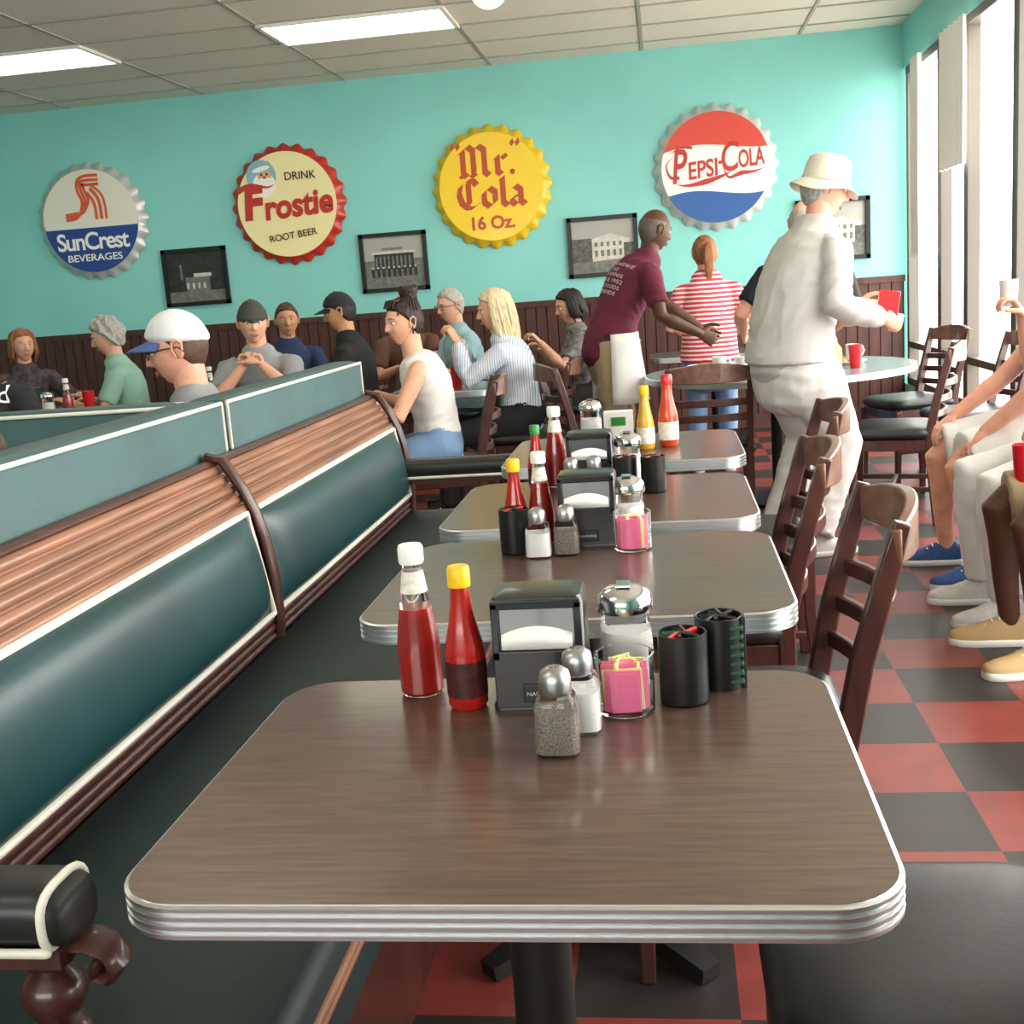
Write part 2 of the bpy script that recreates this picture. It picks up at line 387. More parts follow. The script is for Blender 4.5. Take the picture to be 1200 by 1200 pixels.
def d_mr(region,txt,disc,stroke,nib):
    Mg=[[(-.08,.72),(.10,.88),(.10,.12),(.2,.02)],[(.10,.86),(.26,1.0),(.42,.86),(.42,.10)],[(.42,.86),(.58,1.0),(.76,.86),(.76,.14),(.88,.02)],[(.02,.1),(.10,.02)],[(.34,.1),(.46,.02)]]
    rg=[[(.0,.52),(.1,.62),(.1,.12),(.2,.02)],[(.14,.52),(.28,.64),(.36,.54)]]
    Cg=[[(.62,.80),(.50,.97),(.34,.97),(.12,.80),(.06,.5),(.14,.2),(.32,.03),(.5,.03),(.66,.18)],[(.36,.92),(.36,.14)]]
    og=[[(.24,.64),(.07,.50),(.07,.17),(.24,.02),(.41,.17),(.41,.50),(.24,.64)]]
    lg=[[(.0,.9),(.1,1.0),(.1,.15),(.22,.02)]]
    ag=[[(.04,.5),(.2,.64),(.36,.5),(.36,.14),(.48,.02)],[(.36,.36),(.10,.26),(.08,.14),(.2,.02),(.36,.16)]]
    s_=.245; nw=(.085,.065)
    nib(Mg,-.245,.085,s_*1.1,s_,S_dred,nw); nib(rg,.040,.085,s_*1.1,s_,S_dred,nw); disc(.185,.105,.022,.022,S_dred)
    for X in(-.305,-.260,.190,.235): nib([[(0,.0),(.05,-.14)]],X,.350,s_,s_,S_dred,(.06,.06))
    nib(Cg,-.285,-.165,s_*1.1,s_*.95,S_dred,nw); nib(og,-.080,-.165,s_*1.1,s_,S_dred,nw); nib(lg,.070,-.165,s_*1.1,s_*.95,S_dred,nw); nib(ag,.145,-.165,s_*1.1,s_,S_dred,nw)
    txt('16 Oz.',0,-.285,.36,.11,S_dred,off=.03)
sign(-1.35,2.12,S_gold,S_yel,d_mr)
def d_pe(region,txt,disc,stroke,nib):
    region(lambda x:.145+.055*math.sin(4.6*x+2.6)+.10*x,lambda x:1,S_prd)
    region(lambda x:-1,lambda x:-.20+.05*math.sin(5.2*x+2.9)+.10*x,S_pbl)
    R_=.09
    txt('P',-.285,.03,.14,.26,S_red,shear=.3,off=.015,rot=R_)
    txt('EPSI',-.10,-.005,.24,.14,S_red,shear=.12,off=.02,rot=R_)
    txt('C',.12,.075,.15,.23,S_red,shear=.25,off=.015,rot=R_)
    txt('OLA',.28,.055,.20,.14,S_red,shear=.12,off=.02,rot=R_)
    disc(.035,.035,.014,.014,S_red)
    stroke([(-.33,.11),(-.39,.04),(-.36,-.05),(-.29,-.06)],(.0,.03),S_red)
    stroke([(-.32,-.11),(-.22,-.125),(-.08,-.105),(.05,-.07),(.12,-.04)],(.045,.0,.0),S_red)
    stroke([(.06,.0),(.10,-.085),(.20,-.06),(.30,-.055),(.385,-.03)],(.035,.0,.0),S_red)
    stroke([(-.36,.125),(-.28,.17),(-.18,.165)],(.0,.025),S_red)
sign(.47,2.12,S_sil,S_pwh,d_pe)
# ---------------------------------------------------------------- framed pictures
P_sky=mat('photo_gray_light','#a3a49c',.4); P_mid=mat('photo_gray_mid','#6f706a',.4,var=.3,vscale=25); P_dk=mat('photo_gray_dark','#2c2c2a',.4,var=.4,vscale=20); P_wh=mat('photo_white','#c4c2b8',.4,var=.15,vscale=20); P_tree=mat('photo_trees','#565850',.4,var=.5,vscale=40)
def picture(cx,cz,kind,w=.58,h=.49):
    b=MB(); t=.035
    for sx in(-1,1): b.box((sx*(w/2-t/2),-.015,0),(t,.03,h),'black')
    for sz in(-1,1): b.box((0,-.015,sz*(h/2-t/2)),(w,.03,t),'black')
    def q(x0,x1,z0,z1,m,d): b.add([(x0,-d,z0),(x1,-d,z0),(x1,-d,z1),(x0,-d,z1)],[(0,1,2,3)],m)
    W,H=w/2-t,h/2-t
    q(-W,W,-H,H,[P_dk,P_mid,P_sky,P_sky][kind],.008)
    if kind==0:
        q(-.1,.12,-.12,.0,P_mid,.010); q(-.02,.14,.0,.03,P_wh,.012); q(-.14,-.12,-.02,.11,P_mid,.012)
        for k in range(4): q(-.09+k*.05,-.07+k*.05,-.1,-.05,P_wh,.012)
        q(-W,W,-H,-.12,P_mid,.011)
    elif kind==1:
        q(-W,W,.02,H,P_sky,.010); q(-.17,.17,-.06,.08,P_dk,.012); q(-.19,.19,.07,.09,P_wh,.014)
        for k in range(9): q(-.16+k*.036,-.145+k*.036,-.05,.05,P_mid,.014)
        for k in range(9): q(-.2+k*.046,-.175+k*.046,-.12,-.05,P_dk,.014); q(-.195+k*.046,-.18+k*.046,-.05,-.035,P_wh,.015)
        q(-.1,.08,.10,.12,P_mid,.014)
    else:
        q(-W,W,-H,-.11,P_mid,.010)
        b.add([(-.10,-.011,-.12),(.22,-.011,-.10),(.22,-.011,.05),(.06,-.011,.10),(-.10,-.011,.06)],[(0,1,2,3,4)],P_wh)
        q(-W,-.09,-.12,.07,P_tree,.012); q(.17,W,-.12,.02,P_tree,.012)
        for k in range(5): q(-.07+k*.05,-.045+k*.05,-.08,-.03,P_mid,.012); q(-.07+k*.05,-.045+k*.05,.0,.035,P_mid,.012)
    b.obj('framed_picture',loc=(cx,YB-.003,cz),bevel=0,weld=False)
picture(-3.99,1.585,0); picture(-2.23,1.58,1); picture(-.465,1.575,2); picture(1.38,1.565,3)
# ---------------------------------------------------------------- tables
def table(name,cx,cy,w=.77,d=.635,top='tabtop',z=.75,r=.075):
    e=empty(name,(cx,cy,0)); b=MB(); T=.038
    lv=[rrect(w-.012,d-.012,r,z-T)]
    zz=z-T
    for k in range(4):
        a=zz+k*T/4
        for off,dz in((.000,.0012),(.004,.0028),(.004,.0068),(.0,.0084)):
            g=off*2-.008; lv.append(rrect(w+g,d+g,r+g/2,a+dz))
    lv.append(rrect(w-.010,d-.010,r-.005,z))
    b.outline(lv,'alu',capt=False); b.obj('metal_edge',e,ang=25,weld=False)
    b=MB(); b.outline([rrect(w-.010,d-.010,r-.005,z-.01),rrect(w-.010,d-.010,r-.005,z+.0006)],top); b.obj('top',e,ang=30)
    b=MB(); b.lathe([(.11,z-T-.02),(.11,z-T-.001)],'iron',n=20); b.lathe([(.038,.05),(.038,z-T-.02)],'iron',n=20)
    for k in range(4):
        a=pi/4+k*pi/2
        c,s_=math.cos(a),math.sin(a); b.sweep([(0,0,.05),(c*.15,s_*.15,.04),(c*.30,s_*.30,.018)],[.07,.06,.045],[.05,.04,.03],'iron')
    b.obj('pedestal',e)
    return e
table('dining_table',-.185,1.275); table('dining_table',-.18,2.19); table('dining_table',-.18,2.95); table('dining_table',-.15,3.86,.77,.66)
def round_table(cx,cy,R=.74):
    e=empty('round_table',(cx,cy,0)); b=MB(); z=.75;T=.036
    prof=[(R-.02,z-T)]
    for k in range(4):
        a=z-T+k*T/4; prof+=[(R-.004,a+.0012),(R,a+.0026),(R,a+.0064),(R-.004,a+.0078)]
    prof.append((R-.006,z)); b.lathe(prof,'alu',n=72,cap=False); b.lathe([(R-.006,z-.01),(R-.006,z+.0006)],'tabgray',n=72); b.lathe([(R-.02,z-T),(R-.02,z-T+.001)],'iron',n=72); b.obj('top',e,ang=25)
    b=MB(); b.lathe([(.26,.0),(.26,.02),(.06,.06),(.045,.1),(.045,z-T-.02),(.12,z-T-.001)],'iron',n=32); b.obj('pedestal',e)
round_table(.62,6.62)
# ---------------------------------------------------------------- chairs
def make_chair():
    e=empty('dining_chair',(0,0,0))
    b=MB()
    for sx in(-1,1):
        b.sweep([(sx*.185,-.215,0),(sx*.185,-.19,.25),(sx*.185,-.185,.46),(sx*.187,-.215,.62),(sx*.19,-.265,.80),(sx*.192,-.285,.87)],[.036,.034,.034,.03,.028,.026],[.034,.036,.042,.04,.036,.03],'wooddk',up=(0,1,0))
        b.sweep([(sx*.19,.185,0),(sx*.19,.18,.42)],[.028,.036],[.028,.036],'wooddk',up=(0,1,0))
        b.box((sx*.188,0,.40),(.02,.36,.055),'wooddk'); b.box((sx*.188,-.01,.18),(.018,.37,.025),'wooddk')
    b.box((0,.182,.40),(.36,.02,.055),'wooddk'); b.box((0,-.185,.40),(.36,.02,.055),'wooddk'); b.box((0,.0,.18),(.37,.02,.022),'wooddk')
    b.obj('frame',e,bevel=.004)
    b=MB()
    def arc(z,y,bul,h,m,t=.016,hw=.19):
        pts=[(hw*q/6,y-bul*(1-(q/6)**2),z) for q in range(-6,7)]
        b.sweep(pts,t,h,m)
    arc(.55,-.205,.045,.035,'wooddk'); arc(.625,-.222,.05,.035,'wooddk'); arc(.70,-.242,.055,.035,'wooddk')
    pts=[(.205*q/6,-.272-.06*(1-(q/6)**2),.83+.012*(1-(q/6)**2)) for q in range(-6,7)]
    b.sweep(pts,[.018+.008*(1-abs(q)/6) for q in range(-6,7)],[.06+.035*(1-(q/6)**2) for q in range(-6,7)],'woodlt')
    b.obj('ladder_slats',e,bevel=.004)
    b=MB(); L=[]
    for off,z in((-.02,.43),(0,.44),(.006,.455),(.0,.475),(-.012,.484),(-.03,.489),(-.07,.494),(-.12,.497)):
        L.append(rrect(.43+off*2,.42+off*2,max(.02,.09+off*.6),z,c=(0,.0)))
    b.outline(L,'vinylbk'); b.obj('seat',e,ang=60)
    return e
CH=make_chair(); CH.location=(.10,2.17,0); CH.rotation_euler=(0,0,pi/2)
def chair(x,y,face):
    return inst(CH,'dining_chair',(x,y,0),math.radians(face-90))
chair(.30,1.33,180); chair(.07,2.88,180); chair(.22,3.72,180)
chair(1.13,6.02,165); chair(.20,5.78,90); chair(-.38,6.35,20); chair(1.44,7.2,200); chair(1.60,6.45,185)
# ---------------------------------------------------------------- booth
def grid_cushion(b,p00,pY,pU,bul,nv,m):
    p00,pY,pU,nv=V(p00),V(pY),V(pU),V(nv).normalized(); na=30;nb=14;vs=[];fs=[]
    for i in range(na+1):
        for j in range(nb+1):
            u,v=i/na,j/nb
            uu=.5-.5*math.cos(pi*u); vv=.5-.5*math.cos(pi*v)
            h=(1-abs(2*uu-1)**10)**.5*(1-abs(2*vv-1)**3.2)**.6
            h+=.035*noise.noise(V((uu*pY.length*3,vv*3,1.3)))*(1 if 0<u<1 and 0<v<1 else 0)
            vs.append(p00+pY*uu+pU*vv+nv*bul*h)
    for i in range(na):
        for j in range(nb): a=i*(nb+1)+j; fs.append((a,a+nb+1,a+nb+2,a+1))
    b.add(vs,fs,m)
E=empty('booth_bench',(-1.0,2.8,0)); OB=V((1.0,-2.8,0))
def loc(p): return V(p)+OB
B0,B1,YJ=1.12,4.46,2.80
xb,zb,xt,zt=-1.045,.525,-1.088,.79
b=MB()
for y0,y1 in((B0+.02,YJ-.03),(YJ+.03,B1-.03)):
    grid_cushion(b,loc((xb,y0,zb)),(0,y1-y0,0),(xt-xb,0,zt-zb),.055,(1,0,.15),'vinyl')
b.obj('back_cushions',E,ang=80)
b=MB()
for y0,y1 in((B0+.02,YJ-.03),(YJ+.03,B1-.03)):
    c=[(xb+.012,y0,zb),(xb+.012,y1,zb),(xt+.012,y1,zt),(xt+.012,y0,zt)]
    pts=[]
    for i in range(4):
        p,q=V(c[i]),V(c[(i+1)%4]); n=14 if i%2==0 else 4
        for k in range(n): pts.append(loc(p.lerp(q,k/n)))
    b.tube(pts,.0085,'piping',8,closed=True)
b.obj('back_piping',E)
b=MB()
yc,yl=(B0+B1)/2,B1-B0
b.box(loc((-1.135,yc,.39)),(.06,yl,.78),'darkgap')
vs=[loc((xt,B0,.785)),loc((xt,B1,.785)),loc((-1.155,B1,.905)),loc((-1.155,B0,.905)),loc((-1.18,B0,.905)),loc((-1.18,B1,.905)),loc((-1.18,B1,.70)),loc((-1.18,B0,.70))]
b.add(vs,[(0,1,2,3),(3,2,5,4),(4,5,6,7)],'wood')
for k in range(5):
    f=k/4; x=xt+.000+(-1.152-xt)*f; z=.800+.102*f
    b.tube([loc((x,B0,z)),loc((x,B1,z))],[(.0125,.009)]*2,'wood',12,'flat',up=(-.5,0,.86))
b.tube([loc((-1.17,B0,.918)),loc((-1.17,B1,.918))],[(.018,.012)]*2,'wooddk',10,'flat',up=(1,0,0))
for k in range(3):
    b.tube([loc((-1.045,B0,.462+k*.022)),loc((-1.045,B1,.462+k*.022))],.0105,'wooddk',10,'flat')
b.box(loc((-.53,yc,.17)),(.03,yl,.34),'wooddk')
for k in range(4): b.tube([loc((-.505+.004*k,B0,.325+k*.020)),loc((-.505+.004*k,B1,.325+k*.020))],.0105,'wood',10,'flat')
b.obj('wood_rails',E)
b=MB()
for y in(YJ,B1):
    pts=[(-1.19,y,.90),(-1.172,y,.935),(-1.135,y,.925),(-1.090,y,.85),(-1.064,y,.79),(-1.045,y,.72),(-1.032,y,.62),(-1.03,y,.52),(-1.035,y,.45)]
    b.tube([loc(p) for p in pts],[(.021,.014)]*len(pts),'wooddk',10,up=(0,1,0))
b.obj('joint_straps',E)
b=MB()
L=[]
for off,z in((0,.30),(0,.425),(-.008,.445),(-.03,.455)):
    L.append([loc(p+V((-.775,yc,0))) for p in rrect(.57+off*2,yl+off*2,.02,z)])
b.outline(L,'vinylseat'); b.obj('seat_cushion',E,ang=60)
b=MB()
def arm(y,x1):
    n=28
    def ring(x,s,dz=0):
        out=[]
        for i in range(n):
            a=2*pi*i/n; cc,ss=math.cos(a),math.sin(a)
            k=1/((abs(cc)**3+abs(ss)**3)**(1/3)); out.append(loc((x,y+.052*s*k*cc,.635+dz+.036*s*k*ss)))
        return out
    xs=[(-1.06,1,0),(x1-.04,1,0),(x1-.02,.98,-.002),(x1-.006,.90,-.006),(x1,.72,-.010),(x1+.002,.4,-.012)]
    b.outline([ring(x,s,d) for x,s,d in xs],'vinylbk')
    b.tube(ring(x1-.020,1.02,-.002),.0055,'piping',8,closed=True)
    for sy in(-1,1): b.tube([loc((-1.06,y+sy*.050,.602)),loc((x1-.020,y+sy*.050,.602))],.006,'piping',8)
    b.box(loc(((x1-1.06)/2,y,.588)),(x1+1.06-.02,.085,.024),'wooddk')
    b.lathe([(.030,.455),(.038,.465),(.036,.475),(.020,.485),(.030,.50),(.040,.522),(.034,.54),(.018,.555),(.030,.563),(.034,.577)],'wooddk',c=loc((x1-.05,y,0)),n=24)
    pts=[(x1-.03,.590),(x1+.01,.590),(x1+.032,.580),(x1+.040,.562),(x1+.030,.548),(x1+.014,.552),(x1+.018,.566)]
    b.tube([loc((p[0],y,p[1])) for p in pts],[(.028,.010)]*len(pts),'wooddk',10,up=(0,1,0))
arm(1.16,-.71); arm(4.40,-.53)
b.box(loc((-.80,B0,.30)),(.5,.03,.30),'wooddk'); b.box(loc((-.80,B1,.30)),(.5,.03,.30),'wooddk')
b.obj('armrests',E,bevel=0,ang=50)
E2=empty('tall_booth_back',(-1.3,3,0)); OB=V((1.3,-3,0))
b=MB()
for y0,y1 in((.6,2.985),(3.015,4.46)):
    L=[]
    for off,z in((0,.40),(0,1.045),(-.012,1.062),(-.03,1.068)):
        L.append([loc(p+V((-1.255,(y0+y1)/2,0))) for p in rrect(.13+off*2,y1-y0+off*2,.015,z)])
    b.outline(L,'vinylup')
b.obj('panels',E2,ang=50)
b=MB()
for y0,y1 in((.6,2.98),(3.02,4.455)):
    c=[(-1.192,y0,.93),(-1.192,y0,1.056),(-1.192,y1,1.056),(-1.192,y1,.93)]
    b.tube([loc(p) for p in c],.0055,'piping',8)
    b.tube([loc((-1.315,y0,1.056)),loc((-1.315,y1,1.056))],.0055,'piping',8)
b.obj('piping',E2)
b=MB(); b.box(loc((-1.26,2.53,.21)),(.14,3.9,.42),'wooddk'); b.obj('base',E2)
def cross(y,x0=-3.3,x1=-1.33):
    e=empty('booth_seat_back',(x1,y,0)); b=MB(); w=x1-x0
    L=[]
    for off,z in((0,.0),(0,1.04),(-.012,1.06),(-.03,1.066)): L.append([p+V((-w/2,0,0)) for p in rrect(w+off*2,.12+off*2,.015,z)])
    b.outline(L,'vinylup'); b.obj('panel',e,ang=50)
    b=MB()
    for sy in(-1,1): b.tube([(-w,sy*.058,1.055),(-.0,sy*.058,1.055)],.0055,'piping',8)
    b.obj('piping',e)
    b=MB()
    for sg in(1,-1):
        L=[[p+V((-w/2,sg*.31,0)) for p in rrect(w+o*2,.48+o*2,.03,z)] for o,z in((0,.0),(0,.43),(-.02,.46))]
        b.outline(L,'vinyl')
    b.obj('seats',e,ang=50)
cross(3.0)
# ---------------------------------------------------------------- condiments
def ketchup(x,y,z=.751,s=1,cap='white',fill='ketchup',lab=True,lvl=.62,name='ketchup_bottle'):
    e=empty(name,(x,y,z))
    P=[(.026,0),(.030,.006),(.030,.05),(.0295,.075),(.0265,.10),(.021,.13),(.0165,.155),(.0135,.175),(.0135,.188)]
    b=MB(); b.lathe([(r*s,h*s) for r,h in P],'glass',n=32,cap=True); b.obj('glass',e)
    b=MB(); q=[(r*s-.0016,h*s) for r,h in P if h<.188*lvl]; q[0]=(q[0][0],.002); q.append((q[-1][0]*.9,.188*lvl*s)); b.lathe(q,fill,n=32); b.obj('sauce',e)
    b=MB(); b.lathe([(.0165*s,.186*s),(.0175*s,.19*s),(.0175*s,.208*s),(.0155*s,.212*s)],cap,n=24); b.obj('cap',e)
    if lab:
        b=MB(); b.lathe([(.0190*s,.146*s),(.0145*s,.176*s)],'label',n=24,cap=False); b.obj('neck_label',e)
    return e
def hot(x,y,z=.751,s=1,fill='ketchup',cap='yellow',name='hot_sauce_bottle',lab='dlabel'):
    e=empty(name,(x,y,z))
    P=[(.022,0),(.026,.006),(.0265,.07),(.025,.085),(.019,.11),(.0145,.135),(.0125,.155),(.0125,.165)]
    b=MB(); b.lathe([(r*s,h*s) for r,h in P],fill,n=28); b.obj('bottle',e)
    b=MB(); b.lathe([(.0145*s,.163*s),(.015*s,.167*s),(.015*s,.186*s),(.013*s,.19*s)],cap,n=20); b.obj('cap',e)
    b=MB(); b.lathe([(.0270*s,.018*s),(.0272*s,.066*s)],lab,n=28,cap=False); b.obj('label',e)
    return e
def napkin(x,y,z=.751,s=1):
    e=empty('napkin_dispenser',(x,y,z)); w,d,h=.125*s,.09*s,.158*s
    b=MB(); b.outline([rrect(w+.006,d+.006,.012,0),rrect(w+.006,d+.006,.012,.006),rrect(w,d,.012,.010),rrect(w,d,.012,h-.012),rrect(w-.008,d-.008,.01,h-.003),rrect(w-.03,d-.03,.008,h)],'blackm'); b.obj('body',e,ang=50)
    b=MB(); y0=-d/2-.003
    b.box((0,y0,h*.93),(w*.96,.008,.012),'blackm'); b.box((0,y0,h*.28),(w*.96,.008,h*.5),'blackm')
    for sx in(-1,1): b.box((sx*w*.44,y0,h*.7),(w*.08,.008,h*.5),'blackm')
    b.box((0,y0-.005,h*.16),(w*.36,.003,h*.16),'black')
    b.obj('face_plate',e,bevel=.002)
    b=MB(); n=20; vs=[];k=8
    for i in range(n+1):
        u=-1+2*i/n
        for j in range(k+1):
            v=j/k; vs.append((u*w*.38,y0+.001-.010*math.sin(pi*v)*(1-u*u*.5),h*(.54+.20*v*(1-.35*u*u))))
    b.add(vs,[(i*(k+1)+j,(i+1)*(k+1)+j,(i+1)*(k+1)+j+1,i*(k+1)+j+1) for i in range(n) for j in range(k)],'paper')
    b.obj('napkins',e,ang=80)
    vv,ff=text2d('NAPKINS',w*.28,h*.035)
    b=MB(); b.add([(p,y0-.0075,h*.16+q) for p,q in vv],ff,'steel'); b.obj('plate_lettering',e)
    return e
def shaker(x,y,kind,z=.751,s=1):
    e=empty('pepper_shaker' if kind=='pepper' else 'salt_shaker',(x,y,z))
    b=MB(); b.lathe([(.0245*s,0),(.0265*s,.004),(.0262*s,.03*s),(.0250*s,.058*s),(.0225*s,.068*s),(.0170*s,.076*s)],'glass',n=32,sq=5); b.obj('glass',e,ang=50)
    b=MB(); b.lathe([(.0235*s,.004),(.0235*s,.03*s),(.0225*s,.052*s)],kind,n=32,sq=5); b.obj('contents',e,ang=50)
    b=MB(); b.lathe([(.0180*s,.072*s),(.0195*s,.075*s),(.0195*s,.089*s),(.0175*s,.098*s),(.010*s,.104*s),(.001,.106*s)],'steel',n=28)
    for k in range(6):
        a=k*pi/3; b.lathe([(.0012,.1035*s),(.0012,.1055*s)],'black',c=(.006*math.cos(a),.006*math.sin(a),0),n=6)
    b.obj('cap',e,ang=40)
    return e
def sugar(x,y,z=.751,s=1):
    e=empty('sugar_dispenser',(x,y,z))
    b=MB(); b.lathe([(.033*s,0),(.036*s,.004),(.036*s,.06*s),(.0335*s,.085*s),(.033*s,.105*s),(.036*s,.11*s)],'glass',n=16); b.obj('glass',e,ang=15)
    b=MB(); b.lathe([(.0325*s,.005),(.0335*s,.06*s),(.031*s,.078*s)],'sugar',n=28); b.obj('contents',e)
    b=MB(); b.lathe([(.0375*s,.106*s),(.039*s,.11*s),(.038*s,.122*s),(.034*s,.131*s),(.022*s,.138*s),(.001,.141*s)],'chrome',n=32); b.box((.0,-.004,.142*s),(.02,.03,.003),'chrome'); b.obj('lid',e)
    return e
def packets(x,y,z=.751,s=1):
    e=empty('sweetener_packet_jar',(x,y,z))
    b=MB(); b.lathe([(.036*s,0),(.039*s,.003),(.040*s,.078*s),(.0405*s,.08*s),(.038*s,.08*s),(.037*s,.006)],'glass',n=36,cap=False); b.lathe([(.036*s,0),(.036*s,.004)],'glass',n=36); b.obj('jar',e)
    b=MB()
    for k in range(13):
        u=-.026+k*.0043; hw=math.sqrt(max(.0001,.034**2-u*u))*.9; m='pink' if k<9 else 'ylp' if k<11 else 'paper'
        if RN.random()<.2: m='ylp'
        hh=.060+RN.uniform(-.008,.008)
        b.box((RN.uniform(-.002,.002),u*s,hh/2*s+.005),(hw*2*s,.003,hh*s),m,Matrix.Rotation(RN.uniform(-.06,.06),3,'Y'))
    for k in range(4): b.box((.012*math.cos(k*2),.012*math.sin(k*2),.068*s),(.03,.004,.010),'ylp',Matrix.Rotation(k*.7,3,'Z'))
    b.obj('packets',e,bevel=.0008)
    return e
def caddy(x,y,z=.751,s=1,kind=0):
    e=empty('condiment_caddy',(x,y,z)); H=.095*s if kind==0 else .10*s; R=.032*s
    b=MB(); b.lathe([(R,0),(R*1.02,.003),(R*1.02,H),(R*.93,H),(R*.93,.01)],'black',n=32,cap=False); b.lathe([(R,0),(R,.01)],'black',n=32)
    if kind:
        for k in range(7): b.box((R*.50,-R*.45,.012+k*.0125*s),(R*.95,R*.95,.005),'grn')
        b.box((R*1.01,-R*.2,H/2),(.006,.02,H),'black')
    b.obj('cup',e,bevel=.001 if kind else 0)
    b=MB()
    for k in range(8):
        a=k*2.4; r=.6*R*(k/8)**.5
        b.box((r*math.cos(a),r*math.sin(a),H-.016*s),(.026*s,.005,.035*s),['grn','black','dlabel','redcup','paper'][k%4 if kind==0 else 1],Matrix.Rotation(a,3,'Z')@Matrix.Rotation(.3,3,'X'))
    b.obj('packets',e)
    return e
def redcup(x,y,z=.751,s=1,name='red_tumbler',par=None):
    b=MB(); b.lathe([(.026*s,0),(.028*s,.004),(.036*s,.12*s),(.037*s,.122*s),(.034*s,.122*s),(.026*s,.006)],'redcup',n=24,cap=False); b.lathe([(.026*s,0),(.026*s,.006)],'redcup',n=24)
    return b.obj(name,par,loc=(x,y,z))
ketchup(-.365,1.535,s=1.02,lvl=.66); hot(-.288,1.475,s=1.04); napkin(-.185,1.50); shaker(-.150,1.315,'pepper',s=1.03); shaker(-.128,1.385,'sugar',s=1.03)
sugar(-.072,1.550,s=1.02); packets(-.072,1.448,s=.98); caddy(.005,1.478,s=1.0); caddy(.055,1.535,s=1.0,kind=1)
caddy(-.335,2.385,s=1.0); shaker(-.280,2.335,'sugar'); shaker(-.222,2.35,'pepper'); napkin(-.180,2.45,s=1.0); sugar(-.095,2.455); packets(-.085,2.37); ketchup(-.285,2.47,lvl=.75,s=.95); hot(-.34,2.46,s=1.0,cap='yellow')
ketchup(-.315,3.18,s=1.05,lvl=.9); hot(-.365,3.13,s=.95,cap='greencap'); napkin(-.215,3.12); sugar(-.115,3.17,s=1.0); shaker(-.26,3.0,'sugar'); shaker(-.20,3.01,'sugar'); caddy(-.045,3.02); caddy(-.12,3.04)
hot(-.075,3.80,fill='mustard',lab='label',s=1.1,name='mustard_bottle'); hot(-.0,3.84,s=1.25,fill='hotsauce',cap='redcup',lab='label'); sugar(-.27,4.05,s=1.05)
b=MB()
for k in(-1,1): b.box((k*.0,k*.012,.055),(.10,.003,.11),'paper',Matrix.Rotation(k*-.18,3,'X'))
b.box((0,-.020,.075),(.05,.002,.03),'greencap',Matrix.Rotation(.18,3,'X'))
b.obj('table_card',loc=(-.17,3.98,.752))
# ---------------------------------------------------------------- people
def remesh(mb,vox,mt,name,parent,sm_it=4,wr=0,wf=12):
    tmp=mb.obj('tmp_src')
    r=tmp.modifiers.new('r','REMESH'); r.mode='VOXEL'; r.voxel_size=vox; r.adaptivity=0
    s_=tmp.modifiers.new('s','SMOOTH'); s_.factor=.5; s_.iterations=sm_it
    dg=bpy.context.evaluated_depsgraph_get(); dg.update()
    me=bpy.data.meshes.new_from_object(tmp.evaluated_get(dg)); bpy.data.objects.remove(tmp)
    me.name=name; me.materials.clear(); me.materials.append(M[mt] if isinstance(mt,str) else mt)
    me.polygons.foreach_set('material_index',[0]*len(me.polygons)); me.polygons.foreach_set('use_smooth',[True]*len(me.polygons))
    if wr:
        ns=[v.normal.copy() for v in me.vertices]
        for v,n_ in zip(me.vertices,ns):
            p=v.co; k=noise.noise(V((p.x*3,p.y*3,p.z*3+9)))
            w=noise.noise(V((p.x*wf*1.2+k*2,p.y*wf*1.2,p.z*wf*.8+k*3)))
            w2=noise.noise(V((p.x*wf*.7+4,p.y*wf*.7+k*2,p.z*wf*1.5+k*4)))
            w=(1-abs(w)*3.0)*(.5+k)+(1-abs(w2)*3.2)*(.4-k)
            v.co=p+n_*(wr*w)
    me.update()
    o=bpy.data.objects.new(name,me); COL.objects.link(o); o.parent=parent; return o
def ss(x): x=max(0,min(1,x)); return x*x*(3-2*x)
def headpt(d):
    x,y,z=d; X=.077*x;Y=.097*y;Z=.118*z; t=max(0,-z)
    X*=1-.30*t**1.7
    if y<0: Y*=1-.38*t**1.2
    else: Y*=1-.05*t
    if z>0 and y<0: Y*=1+.06*z
    if y>0:
        w=ss(y/.35); a=0
        if Z<.022:
            pr=(.022-Z)/.052 if Z>-.030 else max(0,1-(-.030-Z)/.012)
            pr=max(0,pr); a+=.025*pr*math.exp(-(X/(.0075+.006*pr))**2)
        a-=.011*math.exp(-((abs(X)-.031)/.015)**2-((Z-.006)/.011)**2)
        a+=.005*math.exp(-((abs(X)-.026)/.022)**2-((Z-.027)/.008)**2)
        a+=.005*math.exp(-(X/.022)**2)*(math.exp(-((Z+.057)/.005)**2)+1.1*math.exp(-((Z+.070)/.006)**2))
        a-=.003*math.exp(-(X/.024)**2-((Z+.0635)/.003)**2)
        a+=.010*math.exp(-(X/.022)**2-((Z+.098)/.016)**2)
        a+=.004*math.exp(-((abs(X)-.042)/.016)**2-((Z+.025)/.018)**2)
        Y+=a*w
    return V((X,Y,Z))
NS,NR=96,72
HD=[(math.sin(pi*j/NR)*math.cos(2*pi*i/NS),math.sin(pi*j/NR)*math.sin(2*pi*i/NS),math.cos(pi*j/NR)) for j in range(NR+1) for i in range(NS)]
HP=[headpt(d) for d in HD]
HFc=[(j*NS+i,(j+1)*NS+i,(j+1)*NS+(i+1)%NS,j*NS+(i+1)%NS) for j in range(NR) for i in range(NS)]
def interp(tab,a):
    for (a0,v0),(a1,v1) in zip(tab,tab[1:]):
        if a<=a1: return v0+(v1-v0)*max(0,(a-a0))/(a1-a0)
    return tab[-1][1]
HL=[(-90,-.085),(-40,-.075),(-12,-.04),(0,.0),(12,.015),(30,.04),(50,.062),(90,.070)]
CAPL=[(-90,.0),(0,.022),(40,.040),(90,.050)]
